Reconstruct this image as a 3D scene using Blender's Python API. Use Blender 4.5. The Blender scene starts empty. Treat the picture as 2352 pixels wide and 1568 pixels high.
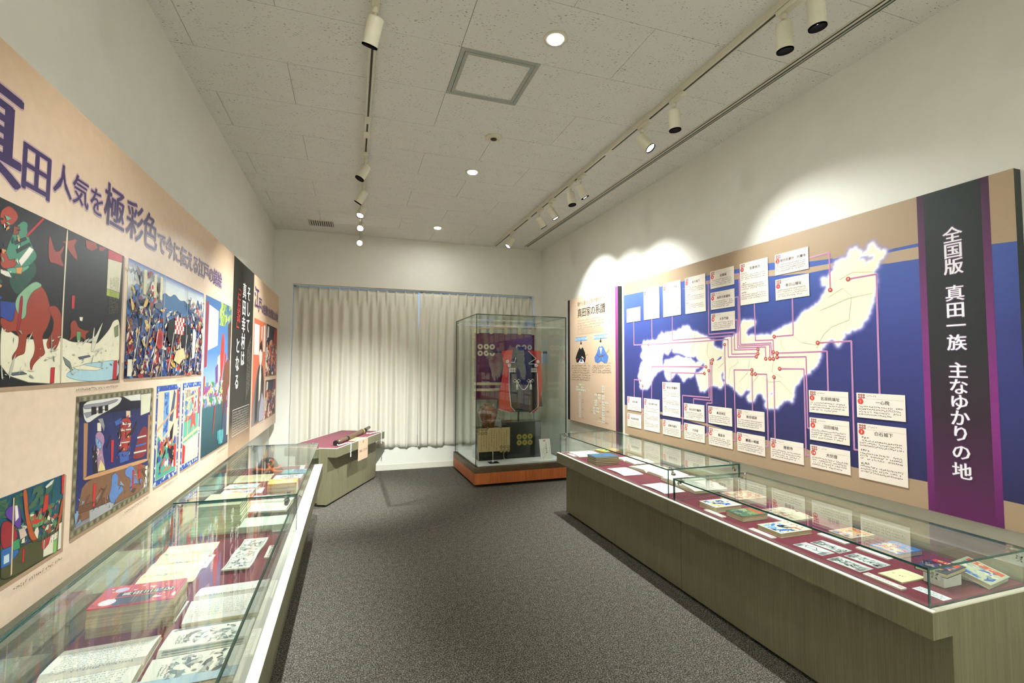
import bpy, math, random
from mathutils import Matrix, Vector
random.seed(7)
S = bpy.context.scene
COL = S.collection

# ------------------------------------------------------------------ camera
cam_d = bpy.data.cameras.new('camera'); cam = bpy.data.objects.new('camera', cam_d); COL.objects.link(cam)
cam_d.sensor_width = 36; cam_d.lens = 1098.89/2352*36; cam_d.clip_start = .02; cam_d.clip_end = 100
_y, _p, _r = math.radians(18.461), math.radians(2.8653), math.radians(.2056)
_f = Vector((math.sin(_y)*math.cos(_p), math.cos(_y)*math.cos(_p), math.sin(_p)))
_rt = Vector((math.cos(_y), -math.sin(_y), 0)); _up = _rt.cross(_f)
_a = math.cos(_r)*_rt + math.sin(_r)*_up; _b = -math.sin(_r)*_rt + math.cos(_r)*_up
cam.matrix_world = Matrix(((_a.x, _b.x, -_f.x, 0), (_a.y, _b.y, -_f.y, 0), (_a.z, _b.z, -_f.z, 1.4), (0, 0, 0, 1)))
S.camera = cam

# ------------------------------------------------------------------ world (daylight outside the curtained window)
W = bpy.data.worlds.new('world'); S.world = W; W.use_nodes = True
W.node_tree.nodes['Background'].inputs[0].default_value = (.30, .50, .95, 1)
W.node_tree.nodes['Background'].inputs[1].default_value = 1.0

# ------------------------------------------------------------------ view and sampling
vs = S.view_settings; vs.view_transform = 'Standard'; vs.look = 'None'; vs.exposure = 0.50; vs.gamma = 1.0; vs.use_curve_mapping = False
cy = S.cycles
cy.use_denoising = True
try: cy.denoiser = 'OPENIMAGEDENOISE'
except Exception: pass
cy.use_adaptive_sampling = True; cy.adaptive_threshold = .05; cy.adaptive_min_samples = 20
cy.max_bounces = 8; cy.diffuse_bounces = 4; cy.glossy_bounces = 4; cy.transmission_bounces = 6; cy.transparent_max_bounces = 28
cy.sample_clamp_indirect = 4.0; cy.caustics_reflective = True; cy.blur_glossy = .3

SPOT_W, DOWN_W = 270.0, 5.0        # lamp powers used by the lamp builders below
WARM = (.985, .99, .93); NEUT = (.945, 1.0, .985)

# ------------------------------------------------------------------ helpers
def lin(h):
    if not isinstance(h, str): return tuple(h)[:3]
    h = h.lstrip('#'); o = []
    for i in (0, 2, 4):
        c = int(h[i:i+2], 16)/255
        o.append(c/12.92 if c <= .04045 else ((c+.055)/1.055)**2.4)
    return tuple(o)
def mix(a, b, t): a, b = lin(a), lin(b); return tuple(a[i]*(1-t)+b[i]*t for i in range(3))

def nodes(name):
    m = bpy.data.materials.new(name); m.use_nodes = True
    nt = m.node_tree; return m, nt, nt.nodes['Principled BSDF']
def coords(nt, scale, kind='pos'):
    mp = nt.nodes.new('ShaderNodeMapping'); mp.inputs['Scale'].default_value = scale
    if kind == 'pos': nt.links.new(nt.nodes.new('ShaderNodeNewGeometry').outputs['Position'], mp.inputs['Vector'])
    else: nt.links.new(nt.nodes.new('ShaderNodeTexCoord').outputs['Object'], mp.inputs['Vector'])
    return mp.outputs[0]
def noise(nt, vec, scale=1, detail=3, rough=.55):
    n = nt.nodes.new('ShaderNodeTexNoise'); n.inputs['Scale'].default_value = scale; n.inputs['Detail'].default_value = detail
    n.inputs['Roughness'].default_value = rough; nt.links.new(vec, n.inputs['Vector']); return n.outputs['Fac']
def ramp(nt, fac, stops):
    r = nt.nodes.new('ShaderNodeValToRGB'); e = r.color_ramp.elements
    while len(e) < len(stops): e.new(.5)
    for i, (p, c) in enumerate(stops): e[i].position = p; e[i].color = lin(c)+(1,)
    nt.links.new(fac, r.inputs['Fac']); return r.outputs['Color']
def bump(nt, b, h, strength, dist=.002):
    n = nt.nodes.new('ShaderNodeBump'); n.inputs['Strength'].default_value = strength; n.inputs['Distance'].default_value = dist
    nt.links.new(h, n.inputs['Height']); nt.links.new(n.outputs[0], b.inputs['Normal'])
def pmat(name, c, rough=.6, metal=0, var=.06, nscale=(20, 20, 20), bmp=0, spec=.5, kind='pos', coat=0, sheen=0):
    m, nt, b = nodes(name); v = coords(nt, nscale, kind); f = noise(nt, v)
    a = tuple(x*(1-var) for x in lin(c)); d = tuple(min(1, x*(1+var)) for x in lin(c))
    nt.links.new(ramp(nt, f, [(.3, a), (.7, d)]), b.inputs['Base Color'])
    b.inputs['Roughness'].default_value = rough; b.inputs['Metallic'].default_value = metal; b.inputs['Specular IOR Level'].default_value = spec
    if coat: b.inputs['Coat Weight'].default_value = coat; b.inputs['Coat Roughness'].default_value = .1
    if sheen: b.inputs['Sheen Weight'].default_value = sheen
    if bmp: bump(nt, b, f, bmp)
    return m
def printmat(name, rough, grain=.05, gscale=60, spec=.5, ior=1.5):
    m, nt, b = nodes(name)
    at = nt.nodes.new('ShaderNodeVertexColor'); at.layer_name = 'Col'
    f = noise(nt, coords(nt, (gscale, gscale, gscale)), 1, 4)
    g = ramp(nt, f, [(.25, (1-grain,)*3), (.75, (1, 1, 1))])
    mx = nt.nodes.new('ShaderNodeMix'); mx.data_type = 'RGBA'; mx.blend_type = 'MULTIPLY'; mx.inputs['Factor'].default_value = 1
    nt.links.new(at.outputs['Color'], mx.inputs['A']); nt.links.new(g, mx.inputs['B'])
    nt.links.new(mx.outputs['Result'], b.inputs['Base Color'])
    b.inputs['Roughness'].default_value = rough; b.inputs['Specular IOR Level'].default_value = spec; b.inputs['IOR'].default_value = ior
    return m
def emat(name, c, s):
    m = bpy.data.materials.new(name); m.use_nodes = True; nt = m.node_tree; nt.nodes.clear()
    e = nt.nodes.new('ShaderNodeEmission'); o = nt.nodes.new('ShaderNodeOutputMaterial')
    e.inputs[0].default_value = lin(c)+(1,); e.inputs[1].default_value = s; nt.links.new(e.outputs[0], o.inputs[0]); return m
def glassmat(name, tint, f0=.045):
    # clear sheet glass: see-through, with the reflection of a pane growing towards grazing view (Schlick)
    m = bpy.data.materials.new(name); m.use_nodes = True; nt = m.node_tree; nt.nodes.clear()
    N = nt.nodes.new; L = nt.links.new
    g = N('ShaderNodeNewGeometry'); d = N('ShaderNodeVectorMath'); d.operation = 'DOT_PRODUCT'
    L(g.outputs['Normal'], d.inputs[0]); L(g.outputs['Incoming'], d.inputs[1])
    a = N('ShaderNodeMath'); a.operation = 'ABSOLUTE'; L(d.outputs['Value'], a.inputs[0])
    s = N('ShaderNodeMath'); s.operation = 'SUBTRACT'; s.inputs[0].default_value = 1; L(a.outputs[0], s.inputs[1])
    p = N('ShaderNodeMath'); p.operation = 'POWER'; p.inputs[1].default_value = 5; L(s.outputs[0], p.inputs[0])
    k = N('ShaderNodeMath'); k.operation = 'MULTIPLY_ADD'; k.inputs[1].default_value = 1-f0; k.inputs[2].default_value = f0; L(p.outputs[0], k.inputs[0])
    t = N('ShaderNodeBsdfTransparent'); t.inputs[0].default_value = tint+(1,)
    gl = N('ShaderNodeBsdfGlossy'); gl.inputs['Roughness'].default_value = 0.0; gl.inputs['Color'].default_value = (.95, 1, .98, 1)
    mx = N('ShaderNodeMixShader'); o = N('ShaderNodeOutputMaterial')
    L(k.outputs[0], mx.inputs[0]); L(t.outputs[0], mx.inputs[1]); L(gl.outputs[0], mx.inputs[2]); L(mx.outputs[0], o.inputs[0]); return m

class MB:
    """collects faces and links them as one mesh object"""
    def __init__(s): s.v = []; s.f = []; s.m = []; s.c = []; s.M = None
    def pt(s, p):
        s.v.append(tuple(s.M @ Vector(p)) if s.M is not None else tuple(p)); return len(s.v)-1
    def poly(s, pts, m=0, col=None):
        s.f.append([s.pt(p) for p in pts]); s.m.append(m); s.c.append(col); return s
    def box(s, x0, y0, z0, x1, y1, z1, m=0, col=None, top=None):
        x0, x1 = min(x0, x1), max(x0, x1); y0, y1 = min(y0, y1), max(y0, y1); z0, z1 = min(z0, z1), max(z0, z1)
        i = [s.pt(p) for p in ((x0, y0, z0), (x1, y0, z0), (x1, y1, z0), (x0, y1, z0), (x0, y0, z1), (x1, y0, z1), (x1, y1, z1), (x0, y1, z1))]
        for k, q in enumerate(((3, 2, 1, 0), (4, 5, 6, 7), (0, 1, 5, 4), (1, 2, 6, 5), (2, 3, 7, 6), (3, 0, 4, 7))):
            s.f.append([i[j] for j in q]); s.m.append(m); s.c.append(top if (k == 1 and top is not None) else col)
        return s
    def prism(s, pts, z0, z1, m=0, col=None, axis='z'):
        g = (lambda a, b, c: (a, b, c)) if axis == 'z' else (lambda a, b, c: (a, c, b))
        n = len(pts); lo = [s.pt(g(a, b, z0)) for a, b in pts]; hi = [s.pt(g(a, b, z1)) for a, b in pts]
        s.f.append(lo[::-1]); s.f.append(hi); s.m += [m, m]; s.c += [col, col]
        for k in range(n): s.f.append([lo[k], lo[(k+1) % n], hi[(k+1) % n], hi[k]]); s.m.append(m); s.c.append(col)
        return s
    def ring(s, c, ax, r, n):
        ax = Vector(ax).normalized(); t = Vector((0, 0, 1)) if abs(ax.z) < .9 else Vector((1, 0, 0))
        e = ax.cross(t).normalized(); g = ax.cross(e); c = Vector(c)
        return [s.pt(c+r*(math.cos(2*math.pi*k/n)*e+math.sin(2*math.pi*k/n)*g)) for k in range(n)]
    def tube(s, path, r, n=8, m=0, cap=True, col=None):
        P = [Vector(p) for p in path]; R = r if isinstance(r, (list, tuple)) else [r]*len(P); pr = None; ld = Vector((0, 0, 1))
        for i, p in enumerate(P):
            d = (P[min(i+1, len(P)-1)]-P[max(i-1, 0)])
            if d.length < 1e-9: d = ld
            ld = d
            k = s.ring(p, d, R[i], n)
            if pr: 
                for j in range(n): s.f.append([pr[j], pr[(j+1) % n], k[(j+1) % n], k[j]]); s.m.append(m); s.c.append(col)
            elif cap: s.f.append(k[::-1]); s.m.append(m); s.c.append(col)
            pr = k
        if cap: s.f.append(pr); s.m.append(m); s.c.append(col)
        return s
    def lathe(s, prof, n=24, m=0, c=(0, 0, 0), col=None):
        rows = [[s.pt((c[0]+r*math.cos(2*math.pi*k/n), c[1]+r*math.sin(2*math.pi*k/n), c[2]+z)) for k in range(n)] for r, z in prof]
        for a, b in zip(rows, rows[1:]):
            for j in range(n): s.f.append([a[j], a[(j+1) % n], b[(j+1) % n], b[j]]); s.m.append(m); s.c.append(col)
        s.f.append(rows[0][::-1]); s.f.append(rows[-1]); s.m += [m, m]; s.c += [col, col]; return s
    def mesh(s, name, mats, smooth=False):
        me = bpy.data.meshes.new(name); me.from_pydata(s.v, [], s.f)
        for x in (mats if isinstance(mats, (list, tuple)) else [mats]): me.materials.append(x)
        me.polygons.foreach_set('material_index', s.m)
        if any(c is not None for c in s.c):
            a = me.color_attributes.new('Col', 'FLOAT_COLOR', 'CORNER'); buf = []
            for f, c in zip(s.f, s.c):
                c = (.8, .8, .8) if c is None else c
                if isinstance(c, list):
                    for q in c: q = lin(q); buf += [q[0], q[1], q[2], 1]
                else:
                    q = lin(c); buf += [q[0], q[1], q[2], 1]*len(f)
            a.data.foreach_set('color', buf)
        if smooth:
            for p in me.polygons: p.use_smooth = True
        me.update(); return me
    def build(s, name, mats, parent=None, smooth=False, bevel=0):
        o = bpy.data.objects.new(name, s.mesh(name, mats, smooth)); COL.objects.link(o)
        if parent is not None: o.parent = parent
        if bevel:
            b = o.modifiers.new('edge', 'BEVEL'); b.width = bevel; b.segments = 2; b.limit_method = 'ANGLE'
        return o

def tag(o, label=None, cat=None, group=None, kind=None):
    if label: o['label'] = label
    if cat: o['category'] = cat
    if group: o['group'] = group
    if kind: o['kind'] = kind
    return o
def thing(name, label, cat, loc=(0, 0, 0), rz=0, group=None):
    o = bpy.data.objects.new(name, None); COL.objects.link(o); o.empty_display_size = .05
    o.location = loc; o.rotation_euler = (0, 0, math.radians(rz)); return tag(o, label, cat, group)
def struct(o): o['kind'] = 'structure'; return o
def place(mesh, name, parent, loc=(0, 0, 0), rz=0):
    o = bpy.data.objects.new(name, mesh); COL.objects.link(o); o.parent = parent; o.location = loc; o.rotation_euler = (0, 0, rz); return o

# ------------------------------------------------------------------ lettering (built-in font, meshed glyph by glyph)
_G = {}
def glyph(ch):
    if ch in _G: return _G[ch]
    c = bpy.data.curves.new('g', 'FONT'); c.body = ch; c.resolution_u = 2
    o = bpy.data.objects.new('g', c); COL.objects.link(o)
    me = bpy.data.meshes.new_from_object(o.evaluated_get(bpy.context.evaluated_depsgraph_get()))
    v = [(p.co.x, p.co.y) for p in me.vertices]; f = [list(p.vertices) for p in me.polygons]
    bpy.data.objects.remove(o); bpy.data.curves.remove(c); bpy.data.meshes.remove(me)
    _G[ch] = (v, f); return _G[ch]

class Art:
    """flat print: coloured shapes laid over one another on a wall board (x right, z up) or a table piece (x right, y up)"""
    def __init__(s, flat=False, base=.0004, step=7e-6):
        s.b = MB(); s.flat = flat; s.k = 0; s.base = base; s.step = step; s.surf = None
    def P(s, u, v):
        d = s.base+s.k*s.step
        if s.flat: return (u, v, d+(s.surf(u) if s.surf else 0))
        return (u, -d, v)
    def poly(s, pts, col): s.k += 1; s.b.poly([s.P(*p) for p in pts], 0, col); return s
    def rect(s, u0, v0, u1, v1, col): return s.poly([(u0, v0), (u1, v0), (u1, v1), (u0, v1)], col)
    def many(s, polys, col):
        s.k += 1
        for p in polys: s.b.poly([s.P(*q) for q in p], 0, col)
        return s
    def disc(s, u, v, r, col, n=18, ry=None):
        ry = ry or r; return s.poly([(u+r*math.cos(2*math.pi*k/n), v+ry*math.sin(2*math.pi*k/n)) for k in range(n)], col)
    def stroke(s, pts, w, col, closed=False, n=6):
        s.k += 1; q = list(pts)+([pts[0]] if closed else [])
        for (x0, y0), (x1, y1) in zip(q, q[1:]):
            dx, dy = x1-x0, y1-y0; l = math.hypot(dx, dy) or 1e-9; ex, ey = -dy/l*w/2, dx/l*w/2
            s.b.poly([s.P(x0+ex, y0+ey), s.P(x0-ex, y0-ey), s.P(x1-ex, y1-ey), s.P(x1+ex, y1+ey)], 0, col)
        if n:
            s.k += 1
            for x, y in dict.fromkeys(pts): s.b.poly([s.P(x+w/2*math.cos(2*math.pi*k/n), y+w/2*math.sin(2*math.pi*k/n)) for k in range(n)], 0, col)
        return s
    def grad(s, u0, v0, u1, v1, stops):
        s.k += 1
        for (a, ca), (b, cb) in zip(stops, stops[1:]):
            va, vb = v0+(v1-v0)*a, v0+(v1-v0)*b
            s.b.poly([s.P(u0, va), s.P(u1, va), s.P(u1, vb), s.P(u0, vb)], 0, [lin(ca), lin(ca), lin(cb), lin(cb)])
        return s
    def char(s, ch, cu, cv, size, col, bold=0, rot=0, sx=1.0, halo=None):
        if ch in ' 　': return s
        V, F = glyph(ch); xs = [p[0] for p in V]
        cx = .4625 if ord(ch) > 0x2000 else (min(xs)+max(xs))/2
        cyy = .36
        def put(dx, dy, c):
            s.k += 1; i0 = []
            ca, sa = math.cos(rot), math.sin(rot)
            for x, y in V:
                x, y = (x-cx)*sx, y-cyy; x, y = x*ca-y*sa, x*sa+y*ca
                i0.append(s.b.pt(s.P(cu+x*size*1.07+dx, cv+y*size*1.07+dy)))
            for f in F: s.b.f.append([i0[j] for j in f]); s.b.m.append(0); s.b.c.append(c)
        if halo:
            hc, hw = halo
            for a in range(10): put(hw*math.cos(a*.628), hw*math.sin(a*.628), hc)
        if bold:
            for d in (-1, -.35, .35, 1): put(d*bold*size, 0, col)
            put(0, bold*size*.3, col); put(0, -bold*size*.3, col)
        else: put(0, 0, col)
        return s
    def text(s, t, u, v, size, col, bold=0, pitch=None, vertical=False, halo=None, sx=1.0):
        p = pitch or size
        for i, ch in enumerate(t):
            if vertical: s.char(ch, u, v-i*p, size, col, bold, -math.pi/2 if ch in '「」ー' else 0, sx, halo)
            else: s.char(ch, u+i*p, v, size, col, bold, 0, sx, halo)
        return s
    def lines(s, u0, v1, u1, n, pitch, col, size=None, vertical=False, ragged=.25):
        """small body print: rows (or columns) of tiny character-like marks"""
        z = size or pitch*.62; s.k += 1; q = []
        for r in range(n):
            full = abs(u1-u0); L = full*(1-random.random()*ragged) if r % 4 == 3 else full*(1-.04*random.random())
            c = 0.0
            while c < L-z:
                if random.random() < .92:
                    for _ in range(3):
                        a, b = random.random()*.6, random.random()*.85
                        w, h = ((.62, .2) if random.random() < .6 else (.2, .6))
                        if vertical: x, y = u0-r*pitch, v1-c; q.append((x+a*z, y-(b+h)*z, x+(a+w)*z, y-b*z))
                        else: x, y = u0+c, v1-r*pitch; q.append((x+a*z, y-(b+h)*z, x+(a+w)*z, y-b*z))
                c += z*1.12
        for a, b, c, d in q: s.b.poly([s.P(a, b), s.P(c, b), s.P(c, d), s.P(a, d)], 0, col)
        return s
    def coins(s, u, v, pu, pv, r, col, hole, cols=3, rows=2):
        for i in range(cols):
            for j in range(rows):
                s.disc(u+i*pu, v-j*pv, r, col, 16); s.disc(u+i*pu, v-j*pv, r*.34, hole, 8)
        return s
    def confetti(s, u0, v0, u1, v1, n, pal, smin, smax, rnd=None, aspect=2.2):
        rnd = rnd or random
        for _ in range(n):
            c = rnd.choice(pal); x = u0+(u1-u0)*rnd.random(); y = v0+(v1-v0)*rnd.random()
            r = smin+(smax-smin)*rnd.random()**2; a0 = rnd.random()*6.28; el = 1+rnd.random()*aspect
            k = rnd.choice((3, 4, 5, 6)); pts = []
            for i in range(k):
                t = 2*math.pi*i/k+rnd.random()*.5; rr = r*(.6+.6*rnd.random())
                px, py = rr*math.cos(t)*el, rr*math.sin(t)
                px, py = px*math.cos(a0)-py*math.sin(a0), px*math.sin(a0)+py*math.cos(a0)
                pts.append((min(u1, max(u0, x+px)), min(v1, max(v0, y+py))))
            s.poly(pts, c)
        return s
    def build(s, name, mat, parent): return s.b.build(name, mat, parent)

# ------------------------------------------------------------------ traced outlines, in metres on their boards
LINES=[[(.177,1.101),(.178,.876),(.416,.87)],[(.473,1.1),(.474,.9)],[(.77,1.1),(.768,.894),(1.438,.892),(1.438,.76),(1.673,.76)],[(.416,.87),(1.403,.868),(1.404,.741),(1.658,.739)],[(1.19,1.329),(1.212,1.326),(1.209,.917),(1.466,.916),(1.466,.79),(1.674,.788)],[(1.48,1.332),(1.52,1.33),(1.522,.827),(1.78,.826),(1.783,.749),(1.797,.748),(1.796,.723)],[(1.48,1.165),(1.508,1.166),(1.507,.816),(1.769,.815),(1.768,.724)],[(1.478,1.002),(1.494,1.004),(1.494,.803),(1.735,.802),(1.736,.724)],[(1.652,1.096),(1.653,.848),(1.798,.846),(1.797,.766)],[(1.949,1.097),(1.947,.868),(1.807,.866)],[(2.073,1.323),(2.199,1.327),(2.198,1.112)],[(2.45,.533),(2.454,1.157),(2.304,1.157)],[(2.331,.226),(2.308,.224),(2.311,.813),(2.111,.813)],[(2.167,.534),(2.168,.761),(1.826,.759)],[(2.045,.306),(2.031,.306),(2.032,.733),(1.825,.733)],[(2.043,.145),(2.015,.14),(2.016,.659),(1.843,.659)],[(1.798,.605),(1.795,.215)],[(1.647,.622),(1.741,.622),(1.741,.147),(1.72,.148)],[(1.618,.622),(1.617,.373)],[(1.619,.649),(1.457,.648),(1.46,.146),(1.437,.145)],[(1.371,.832),(1.368,.373)],[(1.233,.696),(1.23,.393),(1.173,.39),(1.172,.143),(1.15,.144)],[(1.245,.722),(1.215,.721),(1.216,.413),(1.024,.413),(1.023,.374)],[(1.2,.64),(1.2,.433),(.889,.431),(.886,.143),(.866,.144)],[(1.172,.669),(.467,.668),(.458,.375)],[(1.153,.617),(.745,.618),(.744,.536)],[(.281,.539),(.18,.541),(.177,.378)],[(.316,.488),(.315,.223),(.297,.217)]]
HON=[(2.348,1.317),(2.375,1.29),(2.36,1.246),(2.383,1.246),(2.4,1.215),(2.427,1.228),(2.45,1.25),(2.446,1.269),(2.424,1.265),(2.388,1.273),(2.421,1.298),(2.439,1.321),(2.46,1.284),(2.472,1.27),(2.498,1.267),(2.475,1.236),(2.457,1.212),(2.434,1.167),(2.441,1.102),(2.434,1.048),(2.415,.986),(2.395,.933),(2.367,.899),(2.338,.882),(2.305,.885),(2.3,.866),(2.261,.859),(2.265,.84),(2.25,.826),(2.234,.795),(2.225,.827),(2.199,.843),(2.184,.834),(2.151,.806),(2.134,.787),(2.123,.767),(2.105,.717),(2.082,.676),(2.041,.64),(2.08,.671),(2.05,.641),(2.026,.633),(1.989,.605),(1.947,.56),(1.933,.51),(1.925,.461),(1.897,.47),(1.858,.461),(1.837,.437),(1.816,.413),(1.754,.405),(1.733,.409),(1.73,.429),(1.748,.454),(1.784,.485),(1.812,.495),(1.812,.512),(1.799,.515),(1.756,.495),(1.748,.466),(1.727,.458),(1.713,.487),(1.685,.506),(1.655,.495),(1.631,.458),(1.615,.439),(1.585,.443),(1.577,.46),(1.609,.493),(1.61,.526),(1.571,.521),(1.539,.501),(1.514,.478),(1.457,.516),(1.416,.546),(1.368,.554),(1.408,.568),(1.356,.589),(1.361,.622),(1.357,.641),(1.316,.615),(1.32,.575),(1.342,.55),(1.328,.526),(1.309,.519),(1.292,.535),(1.241,.546),(1.236,.533),(1.188,.517),(1.148,.484),(1.108,.486),(1.089,.527),(1.074,.568),(1.06,.61),(1.141,.639),(1.167,.674),(1.163,.696),(1.103,.724),(1.063,.766),(1.011,.76),(.946,.754),(.902,.785),(.846,.793),(.776,.803),(.788,.84),(.752,.834),(.703,.782),(.616,.835),(.571,.864),(.565,.904),(.579,.935),(.618,.96),(.656,.942),(.706,.955),(.802,.957),(.872,.971),(.907,.994),(.973,.989),(.994,.962),(1.057,.937),(1.118,.912),(1.196,.88),(1.253,.86),(1.243,.83),(1.289,.795),(1.348,.79),(1.362,.819),(1.372,.864),(1.424,.875),(1.484,.894),(1.526,.926),(1.531,.963),(1.56,.989),(1.615,.984),(1.649,.975),(1.645,.96),(1.614,.95),(1.574,.929),(1.565,.898),(1.596,.872),(1.627,.882),(1.731,.87),(1.795,.876),(1.837,.899),(1.891,.923),(1.974,.939),(2.037,1.004),(2.091,1.051),(2.098,1.023),(2.143,1.058),(2.171,1.104),(2.183,1.143),(2.156,1.152),(2.152,1.183),(2.178,1.173),(2.2,1.195),(2.23,1.229),(2.238,1.261),(2.288,1.266),(2.316,1.279),(2.324,1.311)]
KYU=[(.565,.896),(.59,.847),(.628,.783),(.613,.713),(.625,.666),(.632,.665),(.56,.633),(.493,.592),(.451,.534),(.395,.475),(.338,.468),(.28,.478),(.273,.545),(.252,.574),(.282,.63),(.298,.68),(.356,.713),(.342,.732),(.299,.766),(.337,.815),(.316,.858),(.345,.898),(.416,.895),(.499,.895)]
SHI=[(.664,.713),(.75,.727),(.845,.749),(.912,.726),(.978,.725),(1.031,.703),(1.061,.682),(1.04,.661),(1.03,.666),(1.04,.638),(1.018,.602),(.964,.594),(.92,.571),(.903,.556),(.887,.585),(.853,.614),(.807,.624),(.771,.605),(.735,.574),(.71,.558),(.68,.58),(.662,.611),(.65,.657)]
AWA=[(1.051,.685),(1.103,.703),(1.123,.696),(1.082,.668),(1.056,.661)]
BIWA=[(1.282,.715),(1.319,.741),(1.338,.748),(1.333,.728),(1.305,.718)]
T1=[('#e6dfc4',[(.261,.787),(.293,.772),(.333,.756),(.392,.752),(.456,.757),(.532,.767),(.595,.753),(.679,.759),(.744,.752),(.79,.781),(.839,.815),(.863,.848),(.918,.858),(.933,.62),(.274,.626)]),('#a9cbd6',[(.543,.648),(.668,.686),(.759,.691),(.927,.703),(.932,.62),(.673,.624)]),('#e6dfc4',[(.602,.673),(.668,.682),(.801,.669),(.752,.662),(.636,.666)]),('#2b3f86',[(.256,.844),(.314,.847),(.323,.811),(.308,.791),(.26,.805)]),('#8c3a2a',[(.329,.871),(.379,.902),(.416,.91),(.444,.892),(.464,.858),(.473,.826),(.459,.792),(.435,.766),(.444,.734),(.456,.714),(.428,.702),(.401,.682),(.394,.659),(.385,.689),(.402,.709),(.406,.733),(.391,.767),(.367,.766),(.364,.731),(.362,.712),(.332,.706),(.316,.691),(.31,.704),(.333,.726),(.336,.756),(.32,.774),(.284,.764),(.261,.784),(.26,.805),(.308,.791),(.315,.833)]),('#8c3a2a',[(.454,.852),(.495,.861),(.526,.839),(.534,.789),(.519,.745),(.5,.723),(.485,.735),(.465,.727),(.456,.747),(.487,.785),(.488,.815),(.469,.833)]),('#7fa584',[(.323,.871),(.39,.919),(.429,.91),(.381,.887),(.359,.853),(.36,.815),(.34,.801),(.309,.839)]),('#8f2430',[(.33,.864),(.343,.87),(.34,.801),(.331,.775),(.321,.763),(.328,.804)]),('#24473c',[(.285,.942),(.373,.979),(.4,.945),(.356,.898),(.318,.863),(.283,.894)]),('#3f7a62',[(.262,.962),(.293,1.039),(.324,1.07),(.347,1.069),(.343,1.045),(.37,1.009),(.393,.991),(.385,.974),(.33,.932),(.281,.923),(.259,.933)]),('#1a2a2a',[(.295,1.006),(.339,1.029),(.345,1.023),(.299,.998)]),('#1a2a2a',[(.303,.986),(.357,1.018),(.364,1.012),(.309,.978)]),('#e9e6da',[(.316,.959),(.358,1.007),(.377,1.003),(.355,.975),(.328,.947)]),('#9a3a2b',[(.238,1.07),(.267,1.094),(.294,1.088),(.307,1.073),(.287,1.048),(.256,1.036),(.24,1.039)]),('#7a3b2e',[(.29,1.045),(.314,1.05),(.31,1.029),(.289,1.023)]),('#9a3a2b',[(.246,.973),(.267,.97),(.279,.951),(.304,.964),(.309,.943),(.27,.928),(.249,.931)]),('#5d9a80',[(.27,.931),(.334,.944),(.357,.956),(.363,.95),(.33,.928),(.281,.919)]),('#c98f4a',[(.307,.939),(.334,.946),(.33,.926),(.311,.924)]),('#e0dccf',[(.25,.924),(.281,.923),(.293,.91),(.271,.91),(.251,.914)]),('#a8242d',[(.341,1.035),(.409,1.103),(.418,1.101),(.347,1.031)]),('#8a3a30',[(.442,1.067),(.461,1.043),(.474,1.021),(.498,1.025),(.522,1.054),(.52,1.036),(.503,1.011),(.532,.982),(.484,.986),(.446,.982)]),('#8a3a30',[(.506,1.059),(.551,1.072),(.585,1.087),(.59,1.079),(.575,1.062),(.598,1.031),(.596,1.017),(.554,1.035),(.529,1.056)]),('#8a3a30',[(.643,1.097),(.711,1.109),(.722,1.088),(.686,1.07),(.65,1.071)]),('#8a3a30',[(.731,1.097),(.785,1.105),(.761,1.087),(.737,1.081)]),('#d9d2b6',[(.801,1.101),(.912,1.105),(.899,.933),(.801,.933)]),('#b3323f',[(.801,1.101),(.912,1.105),(.911,1.075),(.801,1.068)]),('#a9b552',[(.802,.958),(.9,.957),(.899,.933),(.801,.933)]),('#d8cdb0',[(.53,1.104),(.54,1.104),(.536,.944),(.536,.819),(.542,.626),(.536,.626),(.528,.818),(.529,.943)]),('#b02a33',[(.578,.902),(.595,.904),(.595,.862),(.579,.86)]),('#b02a33',[(.485,.673),(.505,.674),(.505,.628),(.485,.627)]),('#b02a33',[(.879,.697),(.908,.699),(.907,.629),(.876,.627)]),('#8a3a2a',[(.574,.813),(.604,.829),(.623,.804),(.658,.797),(.698,.797),(.668,.784),(.679,.756),(.651,.774),(.609,.776),(.571,.754),(.585,.779)]),('#5f8f5a',[(.616,.79),(.641,.791),(.64,.761),(.618,.763)]),('#e8e2cf',[(.628,.838),(.649,.84),(.646,.826),(.631,.827)]),('#d8d4c0',[(.709,.727),(.722,.809),(.729,.812),(.725,.768),(.78,.833),(.783,.831),(.735,.744),(.723,.727)]),('#6f7a74',[(.545,.707),(.585,.691),(.603,.664),(.562,.682)]),('#77805f',[(.871,.822),(.903,.835),(.907,.793),(.88,.786)]),('#55606a',[(.632,.707),(.701,.715),(.71,.71),(.641,.7)]),('#55606a',[(.303,.66),(.358,.663),(.376,.657),(.319,.654)])]
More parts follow.
